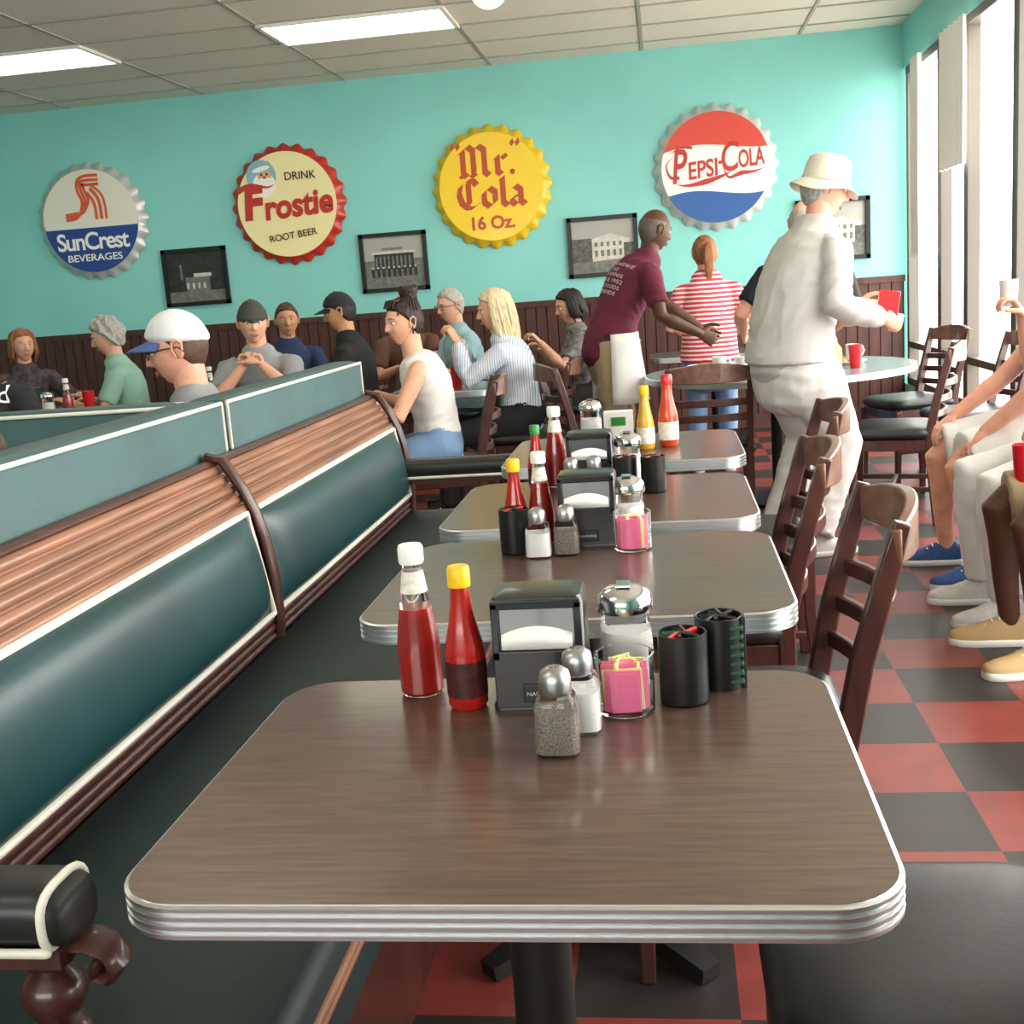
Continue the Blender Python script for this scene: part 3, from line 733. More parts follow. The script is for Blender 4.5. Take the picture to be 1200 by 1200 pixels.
def shell(b,m,line,T,noiseamp=.003,top=None,nf=60,mirrorback=False,base=-.005):
    vs=[]
    for d,p in zip(HD,HP):
        yy=-p.y if mirrorback else p.y
        a=math.degrees(math.atan2(yy,abs(p.x)+1e-6)); val=p.z-interp(line,a)
        k=ss(val/.018+.3)
        if top is not None: k*=ss((top-p.z)/.02)
        nn=V(d); nn=V((nn.x/.077,nn.y/.097,nn.z/.118)).normalized()
        off=base+(T-base)*k+noiseamp*noise.noise(V((p.x*nf,p.y*nf,p.z*nf*.35)))*k
        vs.append(p+nn*off)
    b.add(vs,HFc,m)
SK={}
def skin(n,c): SK[n]=mat('skin_'+n,c,.5,var=.10,vscale=18,spec=.35,bump=.08,bscale=160,bdist=.002)
skin('light','#dda88c'); skin('pink','#dca088'); skin('tan','#c8936f'); skin('dark','#523527'); skin('old','#d3a288')
HR={k:mat('hair_'+k,c,.55,var=.35,vscale=30,stretch=(4,4,.7),bump=.6,bscale=80) for k,c in dict(black='#1c1512',brown='#4a3222',dkbrown='#2e1f18',gray='#a5a199',blonde='#dccaa2',ginger='#8a5a38',graybrown='#5c524a').items()}
M['eyew']=mat('eye_white','#e0dcd6',.2); M['iris']=mat('iris','#2c1d14',.15); M['lip']=mat('lips','#b06860',.45); M['lipd']=mat('lips_dark','#5c322c',.45)
def head(par,c,yawd,pitch=0,rollh=0,s=1,sk='light',hair='brown',style='short',glasses=None,cap=None,hat=None):
    e=empty('head',c); e.parent=par
    Mx=(Matrix.Rotation(math.radians(yawd-90),4,'Z')@Matrix.Rotation(math.radians(pitch),4,'X')@Matrix.Rotation(math.radians(rollh),4,'Y'))@Matrix.Scale(s,4)
    e.matrix_local=Matrix.Translation(V(c))@Mx
    b=MB(); b.add(HP,HFc,SK[sk])
    for sx in(-1,1):
        R_=Matrix.Rotation(sx*.35,3,'Z')@Matrix.Rotation(-.15,3,'X')
        b.ell((sx*.079,-.008,-.002),(.006,.017,.030),SK[sk],12,8,R_)
        pts=[(sx*.083,.006,-.022),(sx*.086,.012,.0),(sx*.088,.006,.022),(sx*.089,-.010,.029),(sx*.088,-.024,.018),(sx*.085,-.020,-.006),(sx*.080,-.008,-.026)]
        b.tube(pts,[.004,.004,.0045,.005,.0045,.004,.005],SK[sk],8)
    b.obj('face',e,ang=180)
    b=MB()
    for sx in(-1,1):
        b.ell((sx*.031,.0795,.005),(.0125,.0105,.0085),'eyew',14,8); b.ell((sx*.031,.0872,.005),(.0055,.0035,.0055),'iris',10,6)
        b.tube([(sx*.018,.0855,.0105),(sx*.031,.0905,.0145),(sx*.044,.082,.010)],[.002,.0028,.002],SK[sk],6)
        hm=HR[hair]; b.tube([(sx*.015,.0935,.027),(sx*.03,.0925,.032),(sx*.047,.080,.027)],[(.0025,.004),(.0028,.0045),(.0015,.003)],hm,6)
    lm='lipd' if sk=='dark' else 'lip'
    b.tube([(-.021,.083,-.0625),(-.008,.0935,-.0585),(0,.0945,-.0600),(.008,.0935,-.0585),(.021,.083,-.0625)],[.0015,.0035,.0032,.0035,.0015],lm,6)
    b.tube([(-.020,.083,-.0650),(0,.0945,-.0695),(.020,.083,-.0650)],[.0015,.0042,.0015],lm,6)
    b.obj('facial_features',e,ang=180)
    b=MB(); hm=HR[hair]
    if style=='short': shell(b,hm,HL,.010,.005)
    elif style=='buzz': shell(b,hm,HL,.003,.001)
    elif style=='fringe': shell(b,hm,HL,.003,.001,top=.062)
    elif style=='thin': shell(b,hm,HL,.006,.003,top=.075)
    elif style=='curly': shell(b,hm,HL,.024,.020,nf=45)
    elif style in('long','bob','bun','pony'):
        shell(b,hm,HL if style!='long' else [(-90,-.1),(0,-.04),(15,.02),(40,.05),(90,.074)],.013 if style!='long' else .018,.005,nf=70)
        if style in('long','bob'):
            n=110 if style=='long' else 60; zl=-.25 if style=='long' else -.10
            for k in range(n):
                a=math.radians(-205+230*k/(n-1)); ca,sa=math.cos(a),math.sin(a); j=RN.uniform(-.006,.006); q=RN.uniform(-.03,.02); q2=RN.uniform(-.01,.01)
                w=.088+j
                b.tube([(ca*.045,sa*.06-.005,.115),(ca*.078,sa*.092-.005,.085),(ca*w,sa*(w+.018)-.006,.02),(ca*(w+.004)+q2,sa*(w+.022)-.01,-.06),(ca*(w+.0)-q2,sa*(w+.01)-.022,(-.06+zl)/2),(ca*(w-.012)+q2,sa*(w-.01)-.03,zl+q)],[.006,.009,.010,.010,.009,.003],hm,6)
        if style=='bun':
            for k in range(26):
                a=k*2*pi/26; ca,sa=math.cos(a),math.sin(a)
                if sa>.75: zz=.085
                elif sa>0: zz=.045
                else: zz=-.055
                b.tube([(ca*.080,sa*.098-.004,zz),(ca*.074,sa*.088-.01,max(zz+.03,.07)),(ca*.045,sa*.055-.03,.118),(ca*.02,sa*.02-.045,.135)],[.004,.007,.007,.004],hm,6)
            for k in range(8):
                a=k*.8; b.tube([(.036*math.cos(a+t*.8),-.050+.036*math.sin(a+t*.8),.120+.050*math.sin(pi*t/4)) for t in range(5)],[.010,.016,.018,.016,.010],hm,8)
            b.ell((0,-.050,.145),(.046,.046,.038),hm,14,10)
        if style=='pony':
            for k in range(16):
                a=k*.39; c_,s_=.018*math.cos(a),.018*math.sin(a)
                b.tube([(c_*.5,-.095,.06+s_*.5),(c_,-.13,.045+s_),(c_*1.3,-.145,-.02),(c_*1.3,-.135+s_*.5,-.10),(c_*.6,-.12,-.19)],[.006,.011,.012,.010,.003],hm,6)
            b.tube([(0,-.098,.058),(0,-.112,.052)],.018,'redcup',10)
    if b.v: b.obj('hair',e,ang=180)
    if cap:
        b=MB(); back=cap.get('back',False); cm=cap['m']
        shell(b,cm,CAPL,.012,.001,mirrorback=back)
        b.lathe([(.008,.126),(.007,.132),(.001,.135)],cap.get('m2',cm),n=12)
        sg=-1 if back else 1; vs=[];n=16
        for lay in(0,.004):
            for i in range(n+1):
                u=-1+2*i/n; x=.072*math.sin(u*1.35); yb=.088*math.cos(u*1.05)
                for t in range(6):
                    f=t/5; vs.append(V((x*(1+.04*f)*1.0,sg*(yb+f*(.078*math.cos(u*1.35))),.044-.018*f-.016*(u*u)*(1)+lay)))
        fs=[]
        for L_ in(0,1):
            o=L_*(n+1)*6
            for i in range(n):
                for t in range(5): a=o+i*6+t; fs.append((a,a+6,a+7,a+1))
        b.add(vs,fs,cap.get('m2',cm)); b.obj('cap',e,ang=60)
    if hat:
        b=MB(); b.lathe([(.104,.028),(.102,.045),(.098,.09),(.088,.125),(.06,.142),(.001,.148)],hat,n=40,cap=False)
        n=60;L=[]
        for r,z in((.103,.030),(.112,.022),(.128,.008),(.142,-.006),(.144,-.010),(.128,.002),(.104,.024)):
            L.append([V((r*math.cos(2*pi*i/n)*.93,r*math.sin(2*pi*i/n)*1.04,z+.010*math.sin(2*pi*i/n*3)*(r-.1)/.04)) for i in range(n)])
        b.outline(L,hat,False,False); b.tube([(.1005*.98*math.cos(2*pi*i/40),.1005*math.sin(2*pi*i/40),.05) for i in range(40)],.003,'label',6,closed=True); b.obj('bucket_hat',e,ang=60)
    if glasses:
        b=MB()
        for sx in(-1,1):
            b.tube([(sx*.032+.021*math.cos(2*pi*i/20),.101-.004*abs(math.cos(2*pi*i/20)),.004+.016*math.sin(2*pi*i/20)) for i in range(20)],.0018,glasses,6,closed=True)
            b.tube([(sx*.053,.096,.008),(sx*.082,.04,.010),(sx*.088,-.01,.006),(sx*.086,-.025,-.012)],.0022,glasses,6)
        b.tube([(-.011,.101,.006),(0,.103,.009),(.011,.101,.006)],.0018,glasses,6); b.obj('eyeglasses',e)
    return e
def ik(a,t,l1,l2,pole):
    a,t=V(a),V(t); d=t-a; L=d.length; mx=(l1+l2)*.995
    if L>mx: t=a+d*(mx/L); d=t-a; L=mx
    n=d/L; x=(l1*l1-l2*l2+L*L)/(2*L); h=math.sqrt(max(0,l1*l1-x*x)); p=V(pole); p=p-n*p.dot(n)
    p=p.normalized() if p.length>1e-5 else n.orthogonal()
    return a+n*x+p*h,t
def hand(b,W,d,n,side,m,s=1,curl=.35,spread=.08):
    W,d,n,side=V(W),V(d).normalized(),V(n),V(side)
    n=(n-d*n.dot(d)); n=n.normalized() if n.length>1e-5 else d.orthogonal().normalized()
    sd=d.cross(n).normalized()
    if sd.dot(side)<0: sd=-sd
    b.tube([W-d*.02*s,W+d*.012*s,W+d*.04*s,W+d*.068*s,W+d*.088*s],[(.023*s,.018*s),(.027*s,.017*s),(.036*s,.0155*s),(.0385*s,.014*s),(.036*s,.0115*s)],m,14,up=sd)
    lens=[.070,.079,.073,.057]
    for i in range(4):
        base=W+d*((.086-.003*abs(i-1)-.004*(i==3))*s)+sd*((.030-.0205*i)*s)
        ang=(1.5-i)*spread; dr=(d*math.cos(ang)+sd*math.sin(ang)).normalized()
        pts=[base-dr*.015*s,base]; p=base; cum=0
        for k,(fr,an) in enumerate(((.45,.9),(.31,1.15),(.24,.7))):
            cum+=curl*an*(1+.12*i)
            q=dr*math.cos(cum)+n*math.sin(cum); p=p+q*(lens[i]*fr*s); pts.append(p)
        r=.0088*s if i<3 else .0076*s
        b.tube(pts,[r,r,r*.95,r*.88,r*.75],m,10)
    tb=W+d*.022*s+sd*.022*s+n*.004*s
    t1=(d*.62+sd*.75+n*.35).normalized(); t2=(d*.85+sd*.35+n*(.3+curl*.6)).normalized(); t3=(d*.95+sd*.05+n*(.3+curl*.9)).normalized()
    p1=tb+t1*.040*s; p2=p1+t2*.030*s; p3=p2+t3*.024*s
    b.tube([tb,p1,p2,p3],[.014*s,.0115*s,.0098*s,.0078*s],m,10)
def person(name,pel,face,neck=None,lean=0,hunch=.02,s=1,g=1.0,sk='light',shirt=None,sleeve='short',neckline=0,pants=None,plen='long',shoe='white',sock=None,
           hd={},headyaw=None,hpitch=0,hroll=0,lh=None,rh=None,lpole=None,rpole=None,lhd=None,rhd=None,lcurl=.4,rcurl=.4,lpalm=None,rpalm=None,
           sit=True,lfoot=None,rfoot=None,lknee=None,rknee=None,apron=None,headoff=(0,0,0),legs=True,female=False,wrk=.0035,wf=12,untuck=0,loose=0,belt=False,baggy=1.0):
    a=math.radians(face); fwd=V((math.cos(a),math.sin(a),0)); rt=V((math.sin(a),-math.cos(a),0)); Z=V((0,0,1))
    root=V((pel[0],pel[1],0)); E=empty(name,root); P=V((0,0,pel[2]))
    l=math.radians(lean)
    if neck is None: N=P+(Z*math.cos(l)+fwd*math.sin(l))*.50*s
    else: N=V(neck)-root
    up=(N-P).normalized(); back=up.cross(rt)
    if back.dot(fwd)>0: back=-back
    def sp(f): return P+(N-P)*f+back*hunch*4*max(0,f)*(1-f) if 0<f<1 else P+(N-P)*f
    chest=1.0 if not female else .93
    RG=[(-.16,.10,.085),(-.10,.155,.115),(.0,.170*(1.03 if female else 1),.122),(.14,.156,.115),(.30,.142*(.92 if female else 1),.106),(.48,.150*chest,.110),(.66,.166*chest,.120),(.80,.172*chest,.112),(.90,.150*chest,.092),(.97,.095,.072),(1.03,.062,.058)]
    def torso(b,off,m,f0=-.2,f1=1.2,gg=1):
        pts=[];rad=[]
        for f,w,d in RG:
            if f<f0 or f>f1: continue
            k=g if f<.7 else 1+(g-1)*.4
            pts.append(sp(f)); rad.append((w*s*k+off,d*s*k*gg+off))
        b.tube(pts,rad,m,24,'round',up=rt)
    shw=.178*s*chest+.005
    SL,SR=sp(.865)-rt*shw,sp(.865)+rt*shw
    HLp,HRp=P-rt*.092*s,P+rt*.092*s
    l1,l2=.285*s,.25*s
    bsk=MB(); m=SK[sk]
    hc=N+up*.055*s+Z*.115*s+fwd*.028*s+V(headoff)
    torso(bsk,-.012,m)
    bsk.tube([N-up*.06*s,N+up*.02*s,hc-Z*.05*s-fwd*.022*s],[.066*s,.056*s,.056*s],m,16)
    arms={}
    bh=MB()
    for sd,SH,tg,pole,hdv,curl,palm in(('l',SL,lh,lpole,lhd,lcurl,lpalm),('r',SR,rh,rpole,rhd,rcurl,rpalm)):
        out=-rt if sd=='l' else rt
        T=(V(tg)-root) if tg is not None else SH+(-Z*.50+fwd*.12+out*.05)*s
        if pole is None: pole=(-Z*.8+out*.5-fwd*.4)
        EL,WR=ik(SH,T,l1,l2,pole); arms[sd]=(SH,EL,WR)
        ua=EL-SH; fa=WR-EL
        bsk.tube([SH-out*.03*s,SH+ua*.12,SH+ua*.5,EL,EL+fa*.28,EL+fa*.7,WR],[.045*s,.053*s,.046*s,.039*s,.041*s,.032*s,.026*s],m,14)
        dv=V(hdv) if hdv is not None else fa
        pl=V(palm) if palm is not None else (-Z if sit else -out)
        th_=-out if abs(pl.normalized().dot(Z))>.6 else Z
        hand(bh,WR,dv,pl,th_,m,s*1.02,curl)
    lg={}
    for sd,HP_,ft,kn in(('l',HLp,lfoot,lknee),('r',HRp,rfoot,rknee)):
        out=-rt if sd=='l' else rt
        if sit:
            K=HP_+fwd*.43*s+out*.05; K.z=.475*s+.03
            if kn is not None: K=V(kn)-root
            A=K+fwd*.03; A.z=.085*s
            if ft is not None: A=V(ft)-root; A.z=max(A.z,.085*s)
        else:
            A=(V(ft)-root) if ft is not None else HP_+out*.02; A.z=.085*s
            K,A=ik(HP_,A,.45*s,.43*s,fwd) if kn is None else (V(kn)-root,A)
        lg[sd]=(HP_,K,A)
    if legs and plen!='long':
        for sd in 'lr':
            HP_,K,A=lg[sd]; t=K-HP_; c=A-K
            bsk.tube([HP_,HP_+t*.4,K-t*.08,K+c*.06,K+c*.3-fwd*.012,K+c*.65,A],[.085*s,.078*s,.058*s,.055*s,.056*s,.042*s,.034*s],m,14)
    remesh(bsk,.008,m,'body',E,3)
    remesh(bh,.0038,m,'hands',E,2)
    b=MB(); off=.010+loose
    if sleeve=='tank':
        torso(b,off,shirt,f0=-.12,f1=.84)
        for o in(-1,1):
            b.tube([sp(.78)+rt*o*.085*s+fwd*.085*s,sp(.93)+rt*o*.095*s+fwd*.05*s,sp(.985)+rt*o*.09*s,sp(.92)+rt*o*.09*s-fwd*.06*s,sp(.78)+rt*o*.07*s-fwd*.085*s],[(.03,.016)]*5,shirt,10,up=rt)
    else:
        torso(b,off,shirt,f0=-.12,f1=.98)
        L_=1+loose*8
        for sd in 'lr':
            SH,EL,WR=arms[sd]; ua=EL-SH; fa=WR-EL; out=-rt if sd=='l' else rt
            if sleeve=='short': pts=[SH-out*.05*s,SH+ua*.1,SH+ua*.45,SH+ua*.74]; rd=[.055*s,.066*s,.062*s,.062*s]
            else: pts=[SH-out*.05*s,SH+ua*.1,SH+ua*.5,EL,EL+fa*.3,EL+fa*.7,EL+fa*.95]; rd=[.055*s,.066*s,.060*s*L_,.056*s*L_,.055*s*L_,.048*s*L_,.038*s]
            b.tube(pts,rd,shirt,16,'flat')
        if neckline: b.tube([sp(.97)+rt*.07*s*math.cos(t*.785)+fwd*.062*s*math.sin(t*.785)+up*.012 for t in range(8)],.014,shirt,8,closed=True)
    if untuck:
        w0=.172*s*g+off+.006; d0=.128*s*g+off+.006
        b.tube([P-Z*untuck,P-Z*untuck*.5,P+up*.03,sp(.2),sp(.45),sp(.65)],[(w0+.010,d0+.010),(w0+.006,d0+.006),(w0,d0),(w0-.006,d0-.004),(w0-.010,d0-.006),(w0-.02,d0-.012)],shirt,28,'flat',up=rt)
    so=remesh(b,.0095,shirt,'shirt',E,4,wr=wrk,wf=wf)
    if legs:
        b=MB(); torso(b,.012,pants,f0=-.2,f1=.15)
        if not sit: b.tube([P+Z*.02,P-Z*.05,P-Z*.11,P-Z*.17],[(.180*s*g,.128*s*g),(.188*s*g,.132*s*g),(.192*s*g,.126*s*g),(.19*s*g,.112*s*g)],pants,24,up=rt)
        for sd in 'lr':
            HP_,K,A=lg[sd]; t=K-HP_; c=A-K; bg_=baggy
            if sit: b.tube([HP_-fwd*.03+Z*.0,HP_+t*.3],[.10*s*g,.098*s*g],pants,16)
            if plen=='long': pts=[HP_,HP_+t*.35,HP_+t*.8,K,K+c*.2,K+c*.6,K+c*.97]; rd=[.105*s*g,.098*s*g*(1+(bg_-1)*.5),.078*s*bg_,.074*s*bg_,.070*s*bg_,.062*s*bg_,.058*s*bg_]
            elif plen=='knee': pts=[HP_,HP_+t*.4,HP_+t*.8,K+c*.12,K+c*.25]; rd=[.108*s*g,.108*s*g,.104*s*g,.102*s*g,.104*s*g]
            else: pts=[HP_,HP_+t*.3,HP_+t*.5]; rd=[.105*s*g,.098*s*g,.094*s*g]
            if plen=='knee' and sit: pts=[HP_,HP_+t*.4,HP_+t*.94]; rd=[.108*s*g,.105*s*g,.090*s*g]
            b.tube(pts,rd,pants,18,'flat')
        remesh(b,.0105,pants,'trousers' if plen=='long' else 'shorts',E,4,wr=wrk,wf=wf)
        if belt:
            b=MB(); c0=P+up*.035
            b.tube([c0+rt*(.168*s*g+.016)*math.cos(t*2*pi/32)+fwd*(.120*s*g+.016)*math.sin(t*2*pi/32) for t in range(32)],[(.018,.006)]*32,'black',8,closed=True,up=(0,0,1)); b.obj('belt',E)
        b=MB()
        for sd in 'lr':
            HP_,K,A=lg[sd]; f=A.copy(); f.z=0; out=-rt if sd=='l' else rt
            d=(fwd+out*.15).normalized()
            def sr(x,w,h,z0=.022):
                r_=[]; q=d.cross(Z)
                for i in range(16):
                    an=2*pi*i/16; cz=math.sin(an); r_.append(f+d*x+q*(w*math.cos(an))+Z*(z0+(h*(cz if cz>0 else cz*.05))))
                return r_
            R_=[(-.062,.018,.02),(-.055,.030,.065),(-.03,.035,.088),(.02,.038,.085),(.06,.042,.066),(.11,.047,.045),(.155,.044,.035),(.185,.030,.026),(.195,.012,.012)]
            b.outline([sr(x*s,w*s,h*s) for x,w,h in R_],shoe)
            L=[]
            for o,z in((0,0),(.004,.006),(.004,.020),(0,.025)):
                L.append([f+d*((x)*s)+d.cross(Z)*(w*s+o)*sg+Z*z for sg,lst in((1,R_),(-1,list(reversed(R_)))) for x,w,h in lst])
            b.outline(L,'white')
            for k in range(4): b.tube([f+d*(.035+.022*k)*s+d.cross(Z)*q*.022*s+Z*(.098-.011*k-.004*abs(q))*s for q in(-1,0,1)],.003,'paper',6)
            if sock is not None: b.tube([A-Z*.03,A+(K-A)*.22],[.042*s,.046*s],sock,14,'flat')
        b.obj('shoes',E,ang=50)
    if apron is not None:
        ap=MB(); vs=[];n=20
        for i in range(n+1):
            u=-1+2*i/n; an=u*1.85
            for j in range(8):
                v=j/7; fl=1+.10*v
                vs.append(P+Z*.05*s-Z*v*.40*s+rt*math.sin(an)*(.200*s*g*fl+.006*math.sin(u*16)*v)+fwd*math.cos(an)*(.158*s*g*fl+.03*v+.008*math.sin(u*16)*v))
        ap.add(vs,[(i*8+j,(i+1)*8+j,(i+1)*8+j+1,i*8+j+1) for i in range(n) for j in range(7)],apron)
        o=ap.obj('apron',E,ang=180); sm_=o.modifiers.new('s','SOLIDIFY'); sm_.thickness=.004
    h=dict(hd); head(E,hc,headyaw if headyaw is not None else face,hpitch,hroll,s*h.pop('hs',1.0),sk,**h)
    return E,so,dict(P=P,N=N,sp=sp,rt=rt,fwd=fwd,back=back,up=up,root=root,arms=arms,hc=hc)
def decal(E,so,info,lines,m,f=.7,side=-1,h=.03,name='shirt_print',xo=0):
    me=so.data; bv=BVHTree.FromPolygons([v.co for v in me.vertices],[tuple(p.vertices) for p in me.polygons])
    b=MB(); dr=info['back'] if side<0 else -info['back']; R_=info['rt']*(-1 if side>0 else 1)
    for t,ww,dy in lines:
        vv,ff=text2d(t,ww,h,off=.01,res=2)
        out=[]
        for p,q in vv:
            o=info['sp'](f)+R_*(p+xo)+info['up']*(q+dy)+dr*.5
            hit=bv.ray_cast(o,-dr)
            out.append((hit[0]+dr*.003) if hit[0] is not None else o-dr*.4)
        b.add(out,ff,m)
    b.obj(name,E,weld=False)
C=lambda n,c,**k:mat('cloth_'+n,c,.85,var=.08,vscale=10,bump=.15,bscale=260,bdist=.003,**k)
c_gray=C('gray_tee','#94979a'); c_wht=C('white','#dddbd7'); c_shirtw=C('gray_white','#c4c1bd'); c_off=C('offwhite','#dedcd8'); c_maroon=C('maroon','#5e1c32'); c_khaki=C('khaki','#a08f70'); c_black=C('black','#1e1f23'); c_denim=C('denim','#7494b8'); c_greenb=C('mint','#8ab3a0'); c_blue=C('royal_blue','#3557a6'); c_navy=C('navy','#27365c')  # c_shirtw is a plain gray-white shirt cloth
c_blackp=C('black_pants','#1c1c20'); c_brown=C('brown_tee','#5f4034'); c_floral=mat('cloth_floral','#8c8886',.85,col2='#2f3038',vscale=28); c_floral2=mat('cloth_floral_dark','#5c4c50',.85,col2='#20222a',vscale=30)
c_strr=stripes('cloth_red_stripe','#c8384a','#e6d4d2',11,'Z',duty=.62); c_strb=stripes('cloth_blue_stripe','#dcdfe6','#98acca',24,'X',duty=.7)
c_plaid=stripes('cloth_check','#7da3b0','#9ec2c4',30,'X')
c_bshoe=mat('shoe_blue','#2c4f88',.6,var=.2,vscale=60); c_wshoe=mat('shoe_white','#cfcdc8',.6,var=.1,vscale=40); c_tshoe=mat('shoe_tan','#b8986a',.7); c_dshoe=mat('shoe_dark','#1c1a1a',.5)
c_capn=C('cap_blue','#4a6398'); c_capw=C('cap_white','#dcdcde'); c_capb=C('cap_black','#26272b'); c_capg=C('cap_charcoal','#45443f'); c_hat=C('hat_cream','#dad4c2')
person('man_in_white_cap',(-1.50,3.66,.52),180,lean=6,s=1.0,sk='pink',shirt=c_gray,hd=dict(hair='brown',style='buzz',glasses='black',cap=dict(m=c_capw,m2=c_capn)),headyaw=196,hpitch=-10,pants=c_khaki,legs=False,lh=(-1.85,3.5,.80),rh=(-1.85,3.85,.80),shoe=c_dshoe)
person('man_in_backwards_cap',(-2.28,6.42,.55),-88,lean=10,hunch=.03,sk='light',shirt=c_gray,hd=dict(hair='brown',style='short',cap=dict(m=c_capg,back=True)),headyaw=-68,hpitch=-2,pants=c_denim,legs=False,lh=(-2.20,6.13,.995),rh=(-2.30,6.13,.985),lpole=(.7,-.1,-.8),rpole=(-.7,-.1,-.8),lhd=(-.55,.1,.45),rhd=(.55,.1,.5),lcurl=.8,rcurl=.8,neckline=1)
person('man_in_black_shirt',(-1.95,7.25,.56),185,lean=6,sk='tan',shirt=c_black,hd=dict(hair='black',style='short',cap=dict(m=c_capb)),headyaw=190,hpitch=-12,pants=c_blackp,shoe=c_dshoe,lh=(-2.3,7.05,.80),rh=(-2.3,7.45,.80))
person('woman_in_white_tank_top',(-1.14,5.60,.55),190,lean=10,hunch=.03,s=.94,female=True,sk='light',shirt=c_wht,sleeve='tank',hd=dict(hair='dkbrown',style='bun'),headyaw=222,hpitch=-3,pants=c_denim,plen='short',shoe=c_wshoe,lh=(-1.46,5.40,.82),rh=(-1.46,5.72,.82),lhd=(-.9,.1,.05),rhd=(-.9,-.2,.05),lpole=(.3,-.6,-.8),rpole=(.3,.6,-.8))
person('man_in_brown_shirt',(-1.88,8.38,.54),-60,lean=4,sk='pink',shirt=c_brown,hd=dict(hair='brown',style='thin'),headyaw=-50,pants=c_khaki,legs=False,lh=(-1.6,7.98,.80),rh=(-1.86,7.98,.80),shoe=c_dshoe)
person('man_in_checked_shirt',(-1.38,8.10,.54),215,lean=8,sk='old',shirt=c_plaid,hd=dict(hair='gray',style='short',glasses='black'),headyaw=225,hpitch=-8,pants=c_khaki,legs=False,lh=(-1.6,7.80,.80),rh=(-1.64,7.95,.80),shoe=c_dshoe)
person('blonde_woman',(-.84,6.60,.55),182,lean=9,hunch=.03,s=.95,female=True,sk='light',shirt=c_strb,sleeve='long',hd=dict(hair='blonde',style='long'),headyaw=198,hpitch=-6,pants=c_blackp,shoe=c_dshoe,lh=(-1.16,6.48,1.02),rh=(-1.18,6.62,1.03),lpole=(-.1,-.4,-1),rpole=(-.1,.4,-1),lhd=(-.4,.2,.8),rhd=(-.4,-.2,.8),lcurl=.8,rcurl=.8)
person('dark_haired_woman',(-.52,8.0,.53),190,lean=10,s=.93,female=True,sk='old',shirt=c_floral,hd=dict(hair='black',style='bob'),headyaw=205,hpitch=-12,pants=c_blackp,shoe=c_dshoe,lh=(-.82,7.75,.92),rh=(-.85,8.05,.85),lhd=(-.6,0,.7),lcurl=.7)
E_,so,inf=person('waiter',(-.32,6.80,.95),18,neck=(-.08,6.86,1.40),hunch=.03,s=1.0,g=1.06,sk='dark',shirt=c_maroon,sit=False,hd=dict(hair='graybrown',style='fringe'),headyaw=30,hpitch=-14,pants=c_khaki,shoe=c_dshoe,lh=(.22,7.0,.98),rh=(.20,6.66,.97),lpole=(.1,.3,-1),rpole=(-.1,-.5,-1),rcurl=.6,lcurl=.6,apron=c_wht,neckline=1,lfoot=(-.30,6.98,0),rfoot=(-.42,6.66,0),wrk=.005,wf=9,loose=.006,belt=True)
pr=mat('print_pale','#c8b4b8',.8)
decal(E_,so,inf,[('GRAND AVENUE',.22,.07),('AND',.07,.035),('CATERING',.18,.0),('SINCE 1952',.20,-.035),('FINE FOODS',.18,-.07),('& FRIENDS',.16,-.105)],pr,f=.68,h=.022,xo=.05)
E_,so,inf=person('woman_in_striped_top',(.29,7.72,.80),95,lean=4,s=.93,female=True,sk='pink',shirt=c_strr,sit=False,hd=dict(hair='ginger',style='pony'),headyaw=100,pants=c_denim,lh=(.12,7.95,.92),rh=(.50,7.9,.92),shoe=c_dshoe,legs=True,lknee=(.2,7.82,.42),rknee=(.4,7.82,.42),untuck=.06,loose=.008)
person('man_in_bucket_hat',(.56,5.42,.93),28,neck=(.70,5.47,1.46),hunch=.02,s=1.04,g=1.14,sk='pink',shirt=c_shirtw,sleeve='long',sit=False,hd=dict(hair='gray',style='short',hat=c_hat),headyaw=8,hpitch=-14,pants=c_off,plen='long',baggy=1.3,shoe=c_wshoe,lh=(.92,5.80,1.10),rh=(.96,5.30,1.05),rpole=(-.4,-.6,-.8),lpole=(0,.6,-.8),rcurl=.7,neckline=1,rfoot=(.64,5.26,0),lfoot=(.50,5.58,0),wrk=.006,wf=7,untuck=.05,loose=.008)
person('man_in_black_tee',(.70,6.04,.88),70,lean=6,s=.95,sk='pink',shirt=c_black,sit=False,hd=dict(hair='gray',style='fringe'),headyaw=60,hpitch=-10,pants=c_khaki,shoe=c_dshoe,lh=(.42,6.30,.98),rh=(.92,6.25,1.0),lpole=(-.6,-.2,-.8),lcurl=.6,legs=True,lfoot=(.62,6.0,0),rfoot=(.76,5.96,0))
person('person_in_blue_tank_top',(1.55,4.86,.56),182,lean=-5,s=1.0,g=1.22,sk='pink',shirt=c_blue,sleeve='tank',hd=dict(hair='brown',style='short'),headoff=(.05,0,0),pants=c_wht,plen='knee',shoe=c_bshoe,lh=(1.22,4.66,.62),rh=(1.17,5.00,.63),lfoot=(1.20,4.66,0),rfoot=(1.16,5.03,0))
person('person_in_white_trousers',(1.54,4.28,.56),182,lean=-3,s=1.0,g=1.12,sk='pink',shirt=c_wht,hd=dict(hair='gray',style='short'),headoff=(.04,0,0),pants=c_wht,plen='long',shoe=c_wshoe,lh=(1.36,4.20,.70),rh=(1.33,4.56,1.06),rhd=(-.5,-.1,.6),rcurl=.8,rpole=(-.1,.3,-1),lfoot=(1.16,4.14,0),rfoot=(1.15,4.42,0))
person('man_with_red_tumbler',(1.50,3.78,.55),182,lean=0,s=1.0,sk='dark',shirt=c_brown,hd=dict(hair='black',style='buzz'),pants=c_khaki,plen='knee',shoe=c_tshoe,lh=(1.20,3.62,.60),rh=(1.19,3.93,.60),lcurl=.7,rcurl=.9,lfoot=(1.13,3.62,0),rfoot=(1.11,3.92,0))
